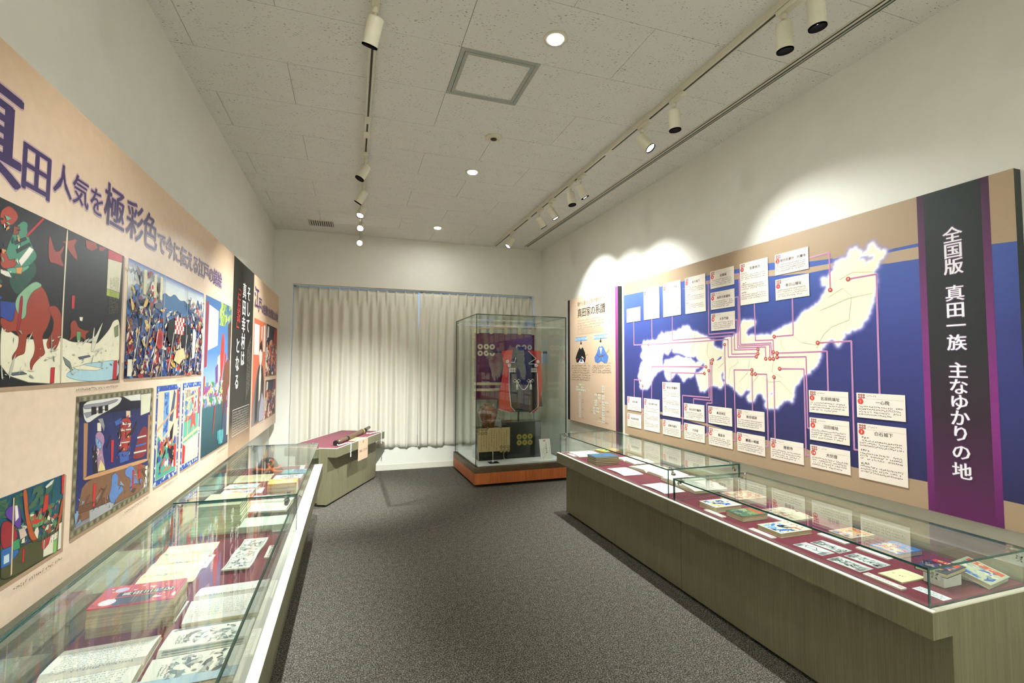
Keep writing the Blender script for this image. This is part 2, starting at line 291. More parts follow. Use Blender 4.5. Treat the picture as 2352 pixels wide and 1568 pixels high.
T4=[('#15162a',[(.649,.562),(1.229,.557),(1.227,.499),(.65,.51)]),('#a97b58',[(.686,.487),(.713,.484),(.72,.305),(.699,.296)]),('#a97b58',[(1.224,.462),(1.247,.46),(1.252,.263),(1.229,.261)]),('#7f5a44',[(.703,.3),(1.236,.266),(1.234,.14),(.946,.151),(.752,.157),(.664,.16),(.677,.211)]),('#6a4a3c',[(.676,.213),(.943,.189),(.945,.167),(.67,.19)]),('#c3936a',[(.703,.305),(.968,.289),(1.243,.271),(1.24,.256),(.969,.273),(.704,.29)]),('#a8a9aa',[(.75,.181),(.945,.167),(.915,.134),(.754,.14)]),('#d9d6ce',[(.671,.56),(.832,.559),(.965,.563),(.944,.532),(.857,.514),(.777,.501),(.713,.482),(.685,.501)]),('#8c8a92',[(.676,.548),(.812,.545),(.931,.552),(.92,.542),(.814,.532),(.682,.532)]),('#8c8a92',[(.683,.52),(.775,.521),(.835,.521),(.776,.514),(.702,.502)]),('#d9d6ce',[(.965,.563),(1.133,.562),(1.136,.532),(1.042,.536)]),('#cfcdb5',[(1.137,.556),(1.245,.556),(1.238,.473),(1.143,.467)]),('#1a1a20',[(.731,.537),(.764,.535),(.766,.51),(.733,.51)]),('#1a1a20',[(.779,.534),(.808,.534),(.811,.509),(.781,.51)]),('#1a1a20',[(.826,.533),(.85,.534),(.852,.514),(.828,.514)]),('#a37b9c',[(.773,.444),(.802,.445),(.829,.426),(.836,.4),(.818,.383),(.85,.307),(.826,.297),(.776,.303),(.757,.355),(.778,.39),(.765,.425)]),('#2a2430',[(.749,.394),(.777,.399),(.796,.299),(.766,.305)]),('#6f9bc9',[(.769,.429),(.816,.403),(.808,.375),(.777,.399)]),('#e6d8c5',[(.776,.477),(.804,.476),(.807,.444),(.779,.448)]),('#8d8d90',[(.778,.491),(.813,.49),(.831,.461),(.827,.441),(.804,.469)]),('#d6c489',[(.811,.345),(.844,.313),(.851,.297),(.795,.304)]),('#a33a35',[(.962,.472),(1.048,.468),(1.056,.389),(1.048,.34),(.987,.339),(.956,.35),(.968,.407),(.952,.446)]),('#e6e0d2',[(.964,.45),(1.051,.446),(1.051,.441),(.964,.446)]),('#e6e0d2',[(.964,.429),(1.053,.423),(1.053,.418),(.964,.424)]),('#e6e0d2',[(.961,.381),(1.051,.373),(1.052,.368),(.962,.377)]),('#3c5a9c',[(.957,.344),(1.042,.335),(1.046,.296),(.967,.3)]),('#3c5a9c',[(.905,.468),(.961,.477),(.975,.454),(.918,.45)]),('#d9c2a5',[(1.001,.501),(1.039,.503),(1.042,.469),(1.004,.473)]),('#141418',[(.999,.523),(1.048,.496),(1.001,.5)]),('#7a2c33',[(1.09,.316),(1.136,.395),(1.176,.419),(1.222,.408),(1.227,.28),(1.079,.292)]),('#d8d2c5',[(1.117,.38),(1.21,.376),(1.21,.37),(1.118,.373)]),('#3d63a8',[(1.107,.347),(1.213,.343),(1.214,.335),(1.107,.34)]),('#d8d2c5',[(1.089,.322),(1.216,.312),(1.217,.305),(1.09,.315)]),('#2a2226',[(.849,.378),(.877,.419),(.883,.416),(.859,.376)]),('#2a2226',[(1.005,.396),(1.079,.42),(1.103,.451),(1.111,.439),(1.087,.407),(1.012,.387)]),('#5d80b8',[(.902,.266),(.935,.272),(.96,.248),(.951,.218),(.987,.21),(1.013,.187),(.967,.178),(.935,.154),(.9,.169),(.887,.198),(.906,.224)]),('#5d80b8',[(1.012,.264),(1.068,.275),(1.117,.242),(1.099,.223),(1.141,.208),(1.2,.184),(1.173,.172),(1.102,.194),(1.079,.16),(1.064,.181),(1.073,.218),(1.02,.24)]),('#c22f2f',[(.886,.401),(.908,.399),(.908,.316),(.892,.318)]),('#c22f2f',[(.768,.267),(.787,.264),(.785,.185),(.77,.187)]),('#c22f2f',[(1.147,.262),(1.164,.261),(1.163,.198),(1.145,.199)]),('#c22f2f',[(1.083,.249),(1.099,.247),(1.1,.175),(1.086,.176)]),('#ddd8c4',[(1.216,.24),(1.239,.238),(1.236,.151),(1.204,.15)]),('#7e9ab8',[(.645,.197),(.678,.197),(.698,.159),(.665,.151)])]
T7=[('#4a4a30',[(.312,.168),(.409,.19),(.486,.168),(.584,.147),(.588,.108),(.316,.116)]),('#a8552f',[(.385,.341),(.403,.34),(.415,.261),(.452,.191),(.466,.179),(.428,.188),(.404,.253),(.391,.305)]),('#a8552f',[(.573,.256),(.587,.274),(.587,.231),(.569,.182),(.548,.172),(.563,.204)]),('#c9b2a4',[(.376,.235),(.4,.235),(.414,.208),(.385,.206)]),('#8e2b33',[(.303,.276),(.335,.274),(.377,.224),(.362,.207),(.341,.192),(.308,.211)]),('#5b3a8c',[(.316,.3),(.332,.31),(.359,.306),(.377,.294),(.387,.25),(.376,.235),(.34,.272),(.323,.284)]),('#e3dcd2',[(.354,.306),(.365,.304),(.374,.269),(.36,.262)]),('#2f62a0',[(.309,.204),(.368,.201),(.382,.174),(.344,.155),(.313,.157)]),('#bcd0d8',[(.321,.186),(.342,.185),(.344,.163),(.322,.164)]),('#3f8a5f',[(.351,.211),(.378,.212),(.386,.183),(.358,.186)]),('#b5382f',[(.487,.298),(.505,.299),(.506,.254),(.479,.25)]),('#d8c29a',[(.346,.328),(.351,.328),(.358,.125),(.352,.123)]),('#ddd8c0',[(.493,.168),(.564,.171),(.562,.104),(.494,.119)]),('#b03a3a',[(.498,.17),(.527,.17),(.518,.149),(.497,.14)]),('#7fb060',[(.543,.149),(.561,.149),(.562,.104),(.543,.107)]),('#c22f2f',[(.57,.34),(.583,.34),(.583,.28),(.574,.28)]),('#c22f2f',[(.398,.176),(.405,.176),(.405,.139),(.398,.14)]),('#c22f2f',[(.484,.173),(.491,.172),(.49,.145),(.484,.145)]),('#ddd8c4',[(.568,.193),(.583,.193),(.587,.112),(.567,.113)]),('#d5d8d2',[(.486,.324),(.513,.334),(.53,.336),(.52,.324),(.493,.318)])]

# ------------------------------------------------------------------ materials
def m_ceiling():
    m, nt, b = nodes('rock_wool_tile'); L = nt.links.new
    f = noise(nt, coords(nt, (58, 135, 60)), 1, 2.5, .6); big = noise(nt, coords(nt, (7, 11, 9)), 1, 2)
    ad = nt.nodes.new('ShaderNodeMath'); ad.operation = 'MULTIPLY_ADD'; ad.inputs[1].default_value = .22; L(big, ad.inputs[0]); L(f, ad.inputs[2])
    L(ramp(nt, ad.outputs[0], [(.735, '#e6e5dd'), (.80, '#8a8473')]), b.inputs['Base Color'])
    b.inputs['Roughness'].default_value = .95; b.inputs['Specular IOR Level'].default_value = .1
    iv = nt.nodes.new('ShaderNodeMath'); iv.operation = 'SUBTRACT'; iv.inputs[0].default_value = 1; L(ad.outputs[0], iv.inputs[1])
    bump(nt, b, iv.outputs[0], .25); return m
def m_carpet():
    m, nt, b = nodes('carpet'); L = nt.links.new
    f = noise(nt, coords(nt, (1, 1, 1)), 150, 3, .75); g = noise(nt, coords(nt, (1, 1, 1)), 30, 2)
    ad = nt.nodes.new('ShaderNodeMath'); ad.operation = 'MULTIPLY_ADD'; ad.inputs[1].default_value = .12; L(g, ad.inputs[0]); L(f, ad.inputs[2])
    L(ramp(nt, ad.outputs[0], [(.42, '#1e1c17'), (.56, '#504d45'), (.70, '#918d82')]), b.inputs['Base Color'])
    b.inputs['Roughness'].default_value = 1; b.inputs['Specular IOR Level'].default_value = .1; bump(nt, b, f, .8, .004); return m
def m_laminate(name, a, c):
    m, nt, b = nodes(name); L = nt.links.new
    f = noise(nt, coords(nt, (170, 170, 3.5)), 1, 3, .6); g = noise(nt, coords(nt, (14, 14, .6)), 1, 2)
    ad = nt.nodes.new('ShaderNodeMath'); ad.operation = 'MULTIPLY_ADD'; ad.inputs[1].default_value = .3; L(g, ad.inputs[0]); L(f, ad.inputs[2])
    L(ramp(nt, ad.outputs[0], [(.42, a), (.92, c)]), b.inputs['Base Color']); b.inputs['Roughness'].default_value = .5; b.inputs['Specular IOR Level'].default_value = .35
    bump(nt, b, f, .06); return m
def m_paper_edge():
    m, nt, b = nodes('page_edges'); f = noise(nt, coords(nt, (4, 4, 900)), 1, 2)
    nt.links.new(ramp(nt, f, [(.3, '#b9ab84'), (.7, '#efe6c8')]), b.inputs['Base Color']); b.inputs['Roughness'].default_value = .9; return m

M = {}
M['tile'] = m_ceiling(); M['carpet'] = m_carpet()
M['joint'] = pmat('ceiling_joint', '#a39e8e', .9)
M['wall'] = pmat('wall_plaster', '#e9e7dc', .85, 0, .02, (6, 6, 6), .0, .2)
M['skirt'] = pmat('skirting', '#dcd8c8', .6, 0, .02)
M['lam'] = m_laminate('olive_laminate', '#646049', '#7d795d')
M['edging'] = pmat('cream_edging', '#e9e6d2', .5, 0, .02)
M['felt'] = pmat('burgundy_felt', '#702436', .95, 0, .12, (300, 300, 300), .15, .15, sheen=.15)
M['glass'] = glassmat('sheet_glass', (.965, .985, .975))
M['gedge'] = pmat('glass_edge', '#0d4a44', .08, 0, .15, (9, 9, 9), 0, .8)
M['chrome'] = pmat('chrome', '#d8d8d6', .12, 1, .02)
M['black'] = pmat('black_matt', '#101011', .6, 0, .1)
M['baffle'] = pmat('black_baffle', '#040404', 1.0, 0, .1, (20, 20, 20), 0, 0.0)
M['lacquer'] = pmat('dark_lacquer', '#16201e', .25, 0, .15, (5, 5, 5), 0, .5, coat=.3)
M['white'] = pmat('white_board', '#eef0ec', .5, 0, .02)
M['cream'] = pmat('cream_enamel', '#d9d3bd', .4, 0, .03)
M['metalgrey'] = pmat('grey_aluminium', '#a3a79c', .45, .15, .05)
M['slot'] = pmat('dark_slot', '#2b291f', .6)
M['lens'] = emat('lit_lens', '#fffaf0', 30.0)
M['panel'] = emat('lit_diffuser', '#fff8ea', 14.0)
M['curtain'] = pmat('curtain_cloth', '#e0dccd', .9, 0, .03, (300, 300, 60), .05, .2)
M['orange'] = m_laminate('reddish_wood', '#8a4a22', '#c06a34')
M['brown'] = pmat('bronze_trim', '#54422c', .45, .3, .05)
M['board'] = printmat('board_print', .55, .06, 220, .4)
M['gloss'] = printmat('satin_board_print', .42, .10, 26, .5, 1.2)
M['pr'] = printmat('paper_print', .7, .05, 120, .3)
M['cloth'] = printmat('dyed_cloth', .9, .12, 320, .15)
M['pages'] = m_paper_edge()
M['jar'] = pmat('brown_glaze', '#6e4329', .18, 0, .35, (9, 9, 5), 0, .6, coat=.5)
M['wooddark'] = pmat('dark_wood', '#5a4632', .4, 0, .3, (40, 40, 8), .1)
M['cord'] = pmat('white_cord', '#efece2', .8)
M['ocord'] = pmat('orange_cord', '#d9641f', .8)
M['sideblk'] = pmat('board_side', '#15201f', .5)
M['bamboo'] = pmat('bamboo', '#b9a26a', .5, 0, .2)
M['shell'] = pmat('detector_shell', '#d7d3b4', .5)

# ------------------------------------------------------------------ room shell
XL, XR, YB, YF, ZC = -.945, 2.64, 6.54, -2.6, 3.1
struct(MB().box(XL-.15, YF-.15, -.1, XR+.15, YB+.35, 0).build('floor', M['carpet']))
ceil = struct(MB().box(XL-.15, YF-.15, ZC+.006, XR+.15, YB+.3, ZC+.15).build('ceiling', M['joint']))
struct(MB().box(XL-.15, YF, 0, XL, YB+.2, ZC+.05).build('wall_left', M['wall']))
struct(MB().box(XR, YF, 0, XR+.15, YB+.2, ZC+.05).build('wall_right', M['wall']))
struct(MB().box(XL-.15, YF-.15, 0, XR+.15, YF, ZC+.05).build('wall_rear', M['wall']))
WX0, WX1, WZ = -.725, 2.525, 2.42
wb = MB().box(XL, YB, 0, WX0, YB+.2, ZC+.05).box(WX1, YB, 0, XR, YB+.2, ZC+.05).box(WX0, YB, WZ, WX1, YB+.2, ZC+.05)
wb.box(WX0, YB+.10, 0, WX1, YB+.2, .42)
struct(wb.build('wall_back', M['wall']))
struct(MB().box(WX0, YB+.092, 0, WX1, YB+.0998, .078).build('baseboard_back', M['skirt'], None, False, .003))
struct(MB().box(XL, YF, 0, XL+.008, YB, .075).build('baseboard_left', M['skirt']))
struct(MB().box(XR-.008, YF, 0, XR, YB, .075).build('baseboard_right', M['skirt']))
win = bpy.data.objects.new('window_1', None); COL.objects.link(win); win.location = (0, YB+.12, .42); struct(win)
fr = MB()
for a, b in ((WX0, WX0+.03), (WX1-.03, WX1), (.88, .93)): fr.box(a, -.015, 0, b, .03, 2.0)
fr.box(WX0, -.015, 0, WX1, .03, .04).box(WX0, -.015, 1.985, WX1, .03, 2.0)
fr.build('window_frame', M['metalgrey'], win)
for a, b in ((WX0+.03, .88), (.93, WX1-.03)): MB().box(a, .005, .04, b, .010, 1.985).build('pane', M['glass'], win)

# ceiling tiles, laid in half-bond
TY, TX = .4505, .901
k0 = int((YF-2.437)//TY)
for k in range(k0, 10):
    y0, y1 = 2.437+k*TY, 2.437+(k+1)*TY
    ya, yb = max(YF, y0), min(YB, y1)
    if yb-ya < .02: continue
    x = (-.835 if k % 2 == 0 else -.38)-2*TX
    while x < XR:
        segs = [(x, x+TX)]
        if k == 0:
            segs = [(a, b) for a, b in ((x, min(x+TX, .525)), (max(x, .979), x+TX)) if b-a > .01]
        for a, b in segs:
            xa, xb = max(XL, a), min(XR, b)
            if xb-xa > .01:
                MB().box(xa+.0015-((xa == XL)*.0015), ya+.0015, ZC, xb-.0015+((xb == XR)*.0015), yb-.0015, ZC+.006).build('tile', M['tile'], ceil)
        x += TX

# ------------------------------------------------------------------ ceiling fittings
h = thing('ceiling_hatch', 'square ceiling access hatch with grey aluminium frame', 'hatch', (.752, 2.662, ZC))
w = .227; f = MB()
for a, b, c in ((w-.022, w, 0), (w-.045, w-.025, -.001)):
    f.box(-b, -b, -.004+c, b, -a, .004).box(-b, a, -.004+c, b, b, .004).box(-b, -a, -.004+c, -a, a, .004).box(a, -a, -.004+c, b, a, .004)
f.build('frame', M['metalgrey'], h)
MB().box(-w+.045, -w+.045, -.001, w-.045, w-.045, .004).build('infill_tile', M['tile'], h)
g = thing('air_grille', 'rectangular slatted air vent in the ceiling by the curtain wall', 'vent', (-.382, 6.115, ZC))
f = MB().box(-.145, -.125, -.006, .145, -.115, .0).box(-.145, .115, -.006, .145, .125, 0).box(-.145, -.115, -.006, -.135, .115, 0).box(.135, -.115, -.006, .145, .115, 0)
f.build('frame', M['cream'], g); MB().box(-.135, -.115, -.001, .135, .115, 0).build('duct', M['slot'], g)
sl = MB().box(-.006, -.115, -.005, .006, .115, -.001).mesh('slat', M['cream'])
for k in range(11): place(sl, 'slat', g, (-.122+k*.0244, 0, 0))
d = thing('smoke_detector', 'small round ceiling sensor with a dark glass eye', 'detector', (.971, 3.357, ZC))
MB().lathe([(.062, 0), (.062, -.006), (.05, -.012), (.03, -.014)], 28).build('shell', M['shell'], d, True)
MB().lathe([(.024, -.0141), (.024, -.018), (.014, -.022)], 20).build('sensor_eye', M['slot'], d, True)
p = thing('picture_rail', 'long grey multi-groove hanging rail running along the ceiling beside the wall', 'rail', (2.325, 0, ZC))
MB().box(-.030, YF+.02, -.008, .030, 6.34, 0).build('channel', M['cream'], p)
sl = MB().box(-.004, YF+.02, -.0095, .004, 6.34, -.008).mesh('groove', M['slot'])
for x in (-.022, .003, .022): place(sl, 'groove', p, (x, 0, 0))
MB().box(.006, YF+.02, -.011, .017, 6.34, -.008).build('glide', M['metalgrey'], p)

def downlight(x, y, label, spread=176):
    t = thing('downlight', label, 'ceiling light', (x, y, ZC), 0, 'recessed ceiling downlights')
    MB().lathe([(.062, 0), (.062, -.004), (.046, -.006), (.044, -.002)], 32).build('trim_ring', M['cream'], t, True)
    MB().lathe([(.042, -.003), (.040, -.0065)], 32).build('diffuser', M['panel'], t)
    l = bpy.data.lights.new('glow', 'AREA'); l.shape = 'DISK'; l.size = .076; l.energy = DOWN_W; l.color = WARM; l.spread = math.radians(spread)
    o = bpy.data.objects.new('glow', l); COL.objects.link(o); o.parent = t; o.location = (0, 0, -.012); o.visible_camera = True
for y, s in ((2.215, 'round lit downlight beside the ceiling access hatch'), (4.027, 'round lit downlight in the middle of the ceiling past the round sensor'), (5.832, 'round lit downlight close to the curtained end wall')):
    downlight(.972, y, s)
downlight(.972, .4, 'round lit downlight over the near ends of the counters')
downlight(.972, -1.4, 'round lit downlight over the bare rear end of the room')

def track(x, y0, y1, label, joins):
    t = thing('lighting_track', label, 'light track', (x, 0, ZC))
    MB().box(-.018, y0, -.034, .018, y1, 0).build('rail', M['cream'], t)
    MB().box(-.006, y0+.01, -.0355, .006, y1-.01, -.034).build('slot', M['slot'], t)
    j = MB().box(-.02, -.05, -.037, .02, .05, -.0352).mesh('joiner', M['cream'])
    for y in joins: place(j, 'joiner', t, (0, y, 0))
track(1.875, -2.4, 6.37, 'cream lighting track above the map wall side', (3.24, 5.0, 1.1))
track(.07, -2.4, 6.42, 'cream lighting track above the picture wall side', (3.33, 3.55, .8))

def spot(x, y, target, label, power=1.0, size=64, rc=.007, group='track spotlights'):
    z = ZC-.036
    t = thing('track_spotlight', label, 'spotlight', (x, y, z), 0, group)
    MB().box(-.017, -.07, -.026, .017, .05, 0).box(-.014, -.078, -.022, .014, -.07, -.002).build('adapter', M['cream'], t, False, .003)
    d = (Vector(target)-Vector((x, y, z-.115))).normalized()
    piv = Vector((0, .02, -.100))
    st = MB().tube([(0, .02, -.026), (0, .02, -.05)], .013, 12).tube([(0, .02, -.05), piv], .006, 8)
    st.build('stem', M['cream'], t, True)
    a = piv-d*.028; b = piv+d*.098
    bd = MB().tube([a, a+d*.004, a+d*.006, b], [.028, .033, .036, .036], 28, 0, False)
    bd.f.append(bd.f[0][:0]+list(range(28))[::-1]); bd.m.append(0); bd.c.append(None)
    bd = bd.build('lamp_body', M['cream'], t, True); bd.modifiers.new('e', 'EDGE_SPLIT')
    MB().tube([b-d*rc, b, b+d*.003, b+d*.003], [.031, .0335, .0335, .0363], 28, 0, False).tube([b+d*.003, b-d*.004], .0363, 28, 0, False).build('rim', M['baffle'], bd)
    MB().tube([b-d*(rc+.002), b-d*(rc-.002)], .0315, 24).build('lens', M['lens'], bd)
    l = bpy.data.lights.new('beam', 'SPOT'); l.energy = SPOT_W*power; l.color = NEUT; l.spot_size = math.radians(size); l.spot_blend = 1.0; l.shadow_soft_size = .006
    o = bpy.data.objects.new('beam', l); COL.objects.link(o); o.parent = t; o.location = b+d*.012
    o.rotation_euler = d.to_track_quat('-Z', 'Y').to_euler()
MX, PX = 1.875, .07
spot(MX, 1.46, (2.15, 1.5, .6), 'cream track spotlight pointing straight down at the near end of the map-side track', .22, 64, .03)
spot(MX, 1.62, (2.12, 1.75, .6), 'cream track spotlight with a bright streak of light on its barrel', .22, 64, .03)
spot(MX, 2.42, (2.05, 2.45, .6), 'cream track spotlight hanging straight down alone beside a lit tilted one', .3, 64, .03)
spot(MX, 2.77, (2.594, 1.75, 1.35), 'lit cream spotlight tilted at the northern end of the map', .34, 78)
spot(MX, 3.716, (2.594, 3.62, 1.55), 'brightest lit spotlight of the map-side track, next to a straight hanging one', .45, 82)
spot(MX, 3.909, (2.1, 3.6, .6), 'cream spotlight hanging straight down next to the brightest lit one', .7, 64, .03)
spot(MX, 4.373, (2.594, 4.05, 1.6), 'lit spotlight, nearer the hatch of the close pair aimed at the family tree board', .42, 82)
spot(MX, 4.685, (2.594, 4.75, 1.85), 'lit spotlight, nearer the curtain of the close pair aimed at the family tree board', .6, 82)
spot(MX, 5.615, (.1, 5.4, .5), 'lit spotlight turned back to the corner table, last before the curtain on the map side', 1.6, 40)
spot(MX, -.5, (2.64, -.9, 1.7), 'added fill spotlight, out of view, washing the bare wall behind the map-side counters', 2.6)  # unseen lamp behind the camera, added so wall bounce raises the ambient light
spot(MX, -1.5, (2.0, -2.6, 1.8), 'added fill spotlight, out of view, washing the rear wall on the map side', 3.2)  # added out of view: rear wall bounce fills the room from the front
spot(PX, -.5, (-.945, -.9, 1.7), 'added fill spotlight, out of view, washing the bare wall behind the picture-side counters', 2.6)  # unseen fill lamp, added for bounce off the picture-side wall
spot(PX, -1.5, (.2, -2.6, 1.8), 'added fill spotlight, out of view, washing the rear wall on the picture side', 3.2)  # also an added, unseen lamp, for ambient bounce off the rear wall
spot(PX, .55, (-.85, 1.25, 1.25), 'cream spotlight aimed at the near end of the picture board', .13)
spot(PX, 1.45, (-.85, 2.15, 1.25), 'cream spotlight aimed at the rider and veranda pictures', .13)
spot(PX, 1.80, (-.05, 5.4, .62), 'cream spotlight aimed down the room at the corner table', 3.3, 42, .02)
spot(PX, 2.19, (-.5, 3.3, .6), 'cream spotlight leaning towards the picture side, alone before the track joint', .5, 60, .03)
spot(PX, 3.91, (-.80, 3.75, 1.1), 'cream spotlight with dark rim hanging past the track joint on the picture side', .6, 64, .03)
spot(PX, 4.50, (-.85, 4.85, 1.35), 'cream spotlight with dark rim, second of the pair past the track joint', .5, 64, .03)
spot(PX, 4.96, (-.58, 3.6, .65), 'lit spotlight showing its oval lens in front of two glaring ones', .8, 46)
spot(PX, 5.54, (-.5, 2.5, .6), 'glaring spotlight facing down the room, nearer the hatch of the glaring two', 1.7, 36)
spot(PX, 6.28, (-.45, 1.7, .6), 'glaring spotlight facing down the room, last on the picture-side track', 2.1, 32)

# ------------------------------------------------------------------ map board on the right wall (local x = along the board, z = up)
HON = [p for p in HON if p not in ((2.041, .64), (2.091, 1.051))]
def rough(P_, seed, amp=.16, it=2):
    r = random.Random(seed)
    for _ in range(it):
        o = []
        for (a, b), (c, d) in zip(P_, P_[1:]+P_[:1]):
            l = math.hypot(c-a, d-b); k = (r.random()-.5)*2*amp*min(l, .03); o.append((a, b))
            if l > .008: o.append(((a+c)/2-(d-b)/l*k, (b+d)/2+(c-a)/l*k))
        P_ = o
    return P_
def sea(v): 
    t = max(0, min(1, v/1.4))
    return mix('#262449', '#363d7a', t/.6) if t < .6 else mix('#363d7a', '#4761ac', (t-.6)/.4)
TAN, TAN2 = '#a58d72', '#b29b82'
mb_ = thing('map_board', 'large blue wall board with a cream map, place cards and black title banner', 'wall board', (2.594, 4.205, .727), -90)
MB().box(0, .0005, 0, 3.014, .0455, 1.5).build('panel', M['sideblk'], mb_)
A = Art(); A.rect(0, 0, 3.014, 1.5, TAN)
def seapoly(A, top, bot):
    A.k += 1; n = 24
    def at(L, u):
        for (a, b), (c, d) in zip(L, L[1:]):
            if a <= u <= c: return b+(d-b)*(u-a)/(c-a or 1)
        return L[-1][1]
    u0, u1 = top[0][0], top[-1][0]
    us = sorted(set([u0+(u1-u0)*i/40 for i in range(41)]+[p[0] for p in top+bot if u0 <= p[0] <= u1]))
    for a, b in zip(us, us[1:]):
        ta, tb, ba, bb = at(top, a), at(top, b), at(bot, a), at(bot, b)
        for i in range(n):
            q = [(a, ba+(ta-ba)*i/n), (b, bb+(tb-bb)*i/n), (b, bb+(tb-bb)*(i+1)/n), (a, ba+(ta-ba)*(i+1)/n)]
            A.b.poly([A.P(*p) for p in q], 0, [sea(p[1]) for p in q])
seapoly(A, [(0, 1.382), (.3, 1.374), (.6, 1.378), (1.0, 1.376), (1.48, 1.366), (1.8, 1.35), (2.07, 1.302), (2.32, 1.282), (2.5, 1.272), (2.655, 1.272)],
        [(0, .286), (.6, .268), (1.15, .235), (1.45, .20), (1.72, .19), (2.0, .182), (2.3, .128), (2.655, .13)])
A.poly([(.9, 1.312), (1.25, 1.335), (1.5, 1.328), (1.83, 1.30), (2.07, 1.268), (2.3, 1.26), (2.655, 1.255), (2.655, 1.196), (2.457, 1.203), (2.222, 1.235), (2.065, 1.234), (1.8, 1.262), (1.5, 1.292), (1.25, 1.305)], TAN2)
A.poly([(.3, .222), (.6, .248), (.9, .238), (1.15, .215), (1.3, .2), (1.15, .155), (.9, .19), (.6, .205)], sea(.2))
seapoly(A, [(2.929, 1.2), (3.014, 1.193)], [(2.929, .118), (3.014, .116)])
A.build('backdrop_print', M['board'], mb_)
import numpy as np
HON = [p for p in HON if p != (2.08, .671)]
LAND = [rough(HON, 3, .25), rough(KYU, 2, .25), rough(SHI, 3, .25), rough(AWA, 0, .1)]
def backcol(u, v):
    tops = [(0, 1.382), (.3, 1.374), (.6, 1.378), (1.0, 1.376), (1.48, 1.366), (1.8, 1.35), (2.07, 1.302), (2.32, 1.282), (2.5, 1.272), (2.655, 1.272)]
    t = np.interp(u, [p[0] for p in tops], [p[1] for p in tops]); lo = np.interp(u, [1.8, 2.065, 2.222, 2.457, 2.655], [1.262, 1.234, 1.235, 1.203, 1.196]); hi = np.interp(u, [1.83, 2.07, 2.3, 2.655], [1.30, 1.268, 1.26, 1.255])
    return TAN if v > t else (TAN2 if u > 1.8 and lo < v < hi else sea(v))
# printed glow round the coast: one fine grid coloured by its distance from the land
st_ = .0075; gu, gv = np.meshgrid(np.arange(.15, 2.62, st_), np.arange(.30, 1.40, st_)); dist = np.full(gu.shape, 9.0)
for P_ in LAND:
    q_ = np.array(P_); e_ = np.roll(q_, -1, 0)-q_; l2 = (e_**2).sum(1)+1e-12
    for (a, b), (ex, ey), l_ in zip(q_, e_, l2):
        t_ = np.clip(((gu-a)*ex+(gv-b)*ey)/l_, 0, 1); dist = np.minimum(dist, np.hypot(gu-a-t_*ex, gv-b-t_*ey))
A = Art(base=.0007); GL = .036
def glow(i, j):
    d = min(1, dist[i, j]/GL); b = backcol(gu[i, j], gv[i, j]); k = (1-d)**1.6
    return mix(b, mix('#8f86d8', '#ffffff', max(0, min(1, (.55-d)/.45))), min(1, k*1.25))
for i in range(gu.shape[0]-1):
    for j in range(gu.shape[1]-1):
        if dist[i:i+2, j:j+2].min() < GL:
            ix = ((i, j), (i, j+1), (i+1, j+1), (i+1, j)); A.b.poly([A.P(gu[x], gv[x]) for x in ix], 0, [glow(*x) for x in ix])
A.k += 3
for P_ in LAND: A.stroke(P_, .005, '#ffffff', True, 0)
A.k += 3
for P_ in LAND: A.poly(P_, '#f1ecd2')
A.poly(BIWA, '#6f6fb0')
A.build('map_print', M['board'], mb_)
A = Art(base=.0016)
pref = [[(2.13, 1.0), (2.2, 1.02), (2.3, 1.05), (2.43, 1.06)], [(2.1, .78), (2.15, .86), (2.2, .9), (2.3, .93)], [(1.9, .93), (1.95, .86), (2.0, .82), (2.1, .8)], [(1.85, .88), (1.86, .8), (1.92, .74), (1.98, .7)], [(1.7, .86), (1.72, .78), (1.8, .72), (1.78, .64), (1.86, .6)],
        [(1.55, .88), (1.56, .8), (1.6, .72), (1.58, .63), (1.5, .56)], [(1.45, .88), (1.46, .78), (1.5, .7), (1.42, .66), (1.4, .58)], [(1.35, .78), (1.36, .7), (1.3, .66)], [(1.2, .87), (1.18, .78), (1.22, .7)], [(1.05, .93), (1.04, .85), (1.0, .77)], [(.85, .96), (.84, .87), (.88, .79)],
        [(1.7, .6), (1.76, .57), (1.84, .58), (1.93, .5)], [(1.62, .56), (1.68, .62), (1.74, .62)], [(2.25, 1.16), (2.33, 1.19), (2.45, 1.17)], [(2.18, 1.07), (2.27, 1.11), (2.32, 1.06), (2.3, .93)], [(.35, .8), (.42, .76), (.5, .7), (.55, .64)], [(.8, .74), (.82, .68), (.78, .61)]]
for q in pref: A.stroke(q, .0022, '#d8cf9f', False, 0)
for q in LINES: A.stroke(q, .0085, '#e9b8dc', False, 4)
for q in LINES: A.stroke(q, .0040, '#b25f8e', False, 4)
for q in LINES:
    for e in (q[0], q[-1]):
        pass
ends = [q[-1] for q in LINES[:16] if q is not LINES[1]]+[q[0] for q in LINES[16:]]
for u, v in ends:
    A.disc(u, v, .0125, '#7d2a2a', 14); A.disc(u, v+.0008, .0112, '#c94a44', 14)
    A.rect(u-.0035, v-.004, u+.0035, v+.0045, '#f2d9d2')
A.build('route_print', M['board'], mb_)
A = Art(base=.0008)
PG = [(0, '#5d1f58'), (.3, '#7d2c76'), (.7, '#64305f'), (1, '#3a2238')]
A.grad(2.653, 0, 2.682, 1.5, PG); A.grad(2.902, 0, 2.931, 1.5, PG)
A.grad(2.682, 0, 2.902, 1.5, [(0, '#5b1f52'), (.12, '#4a2345'), (.3, '#33242f'), (.5, '#27272a'), (1, '#232b2a')])
for ch, v in zip('全国版真田一族主なゆかりの地', (1.276, 1.204, 1.131, 1.008, .932, .86, .783, .657, .584, .514, .444, .374, .292, .208)):
    A.char(ch, 2.789, v, .072, '#f4f2f5', .022, 0, 1.0, ('#5a3f5a', .0042))
A.build('title_banner', M['board'], mb_)
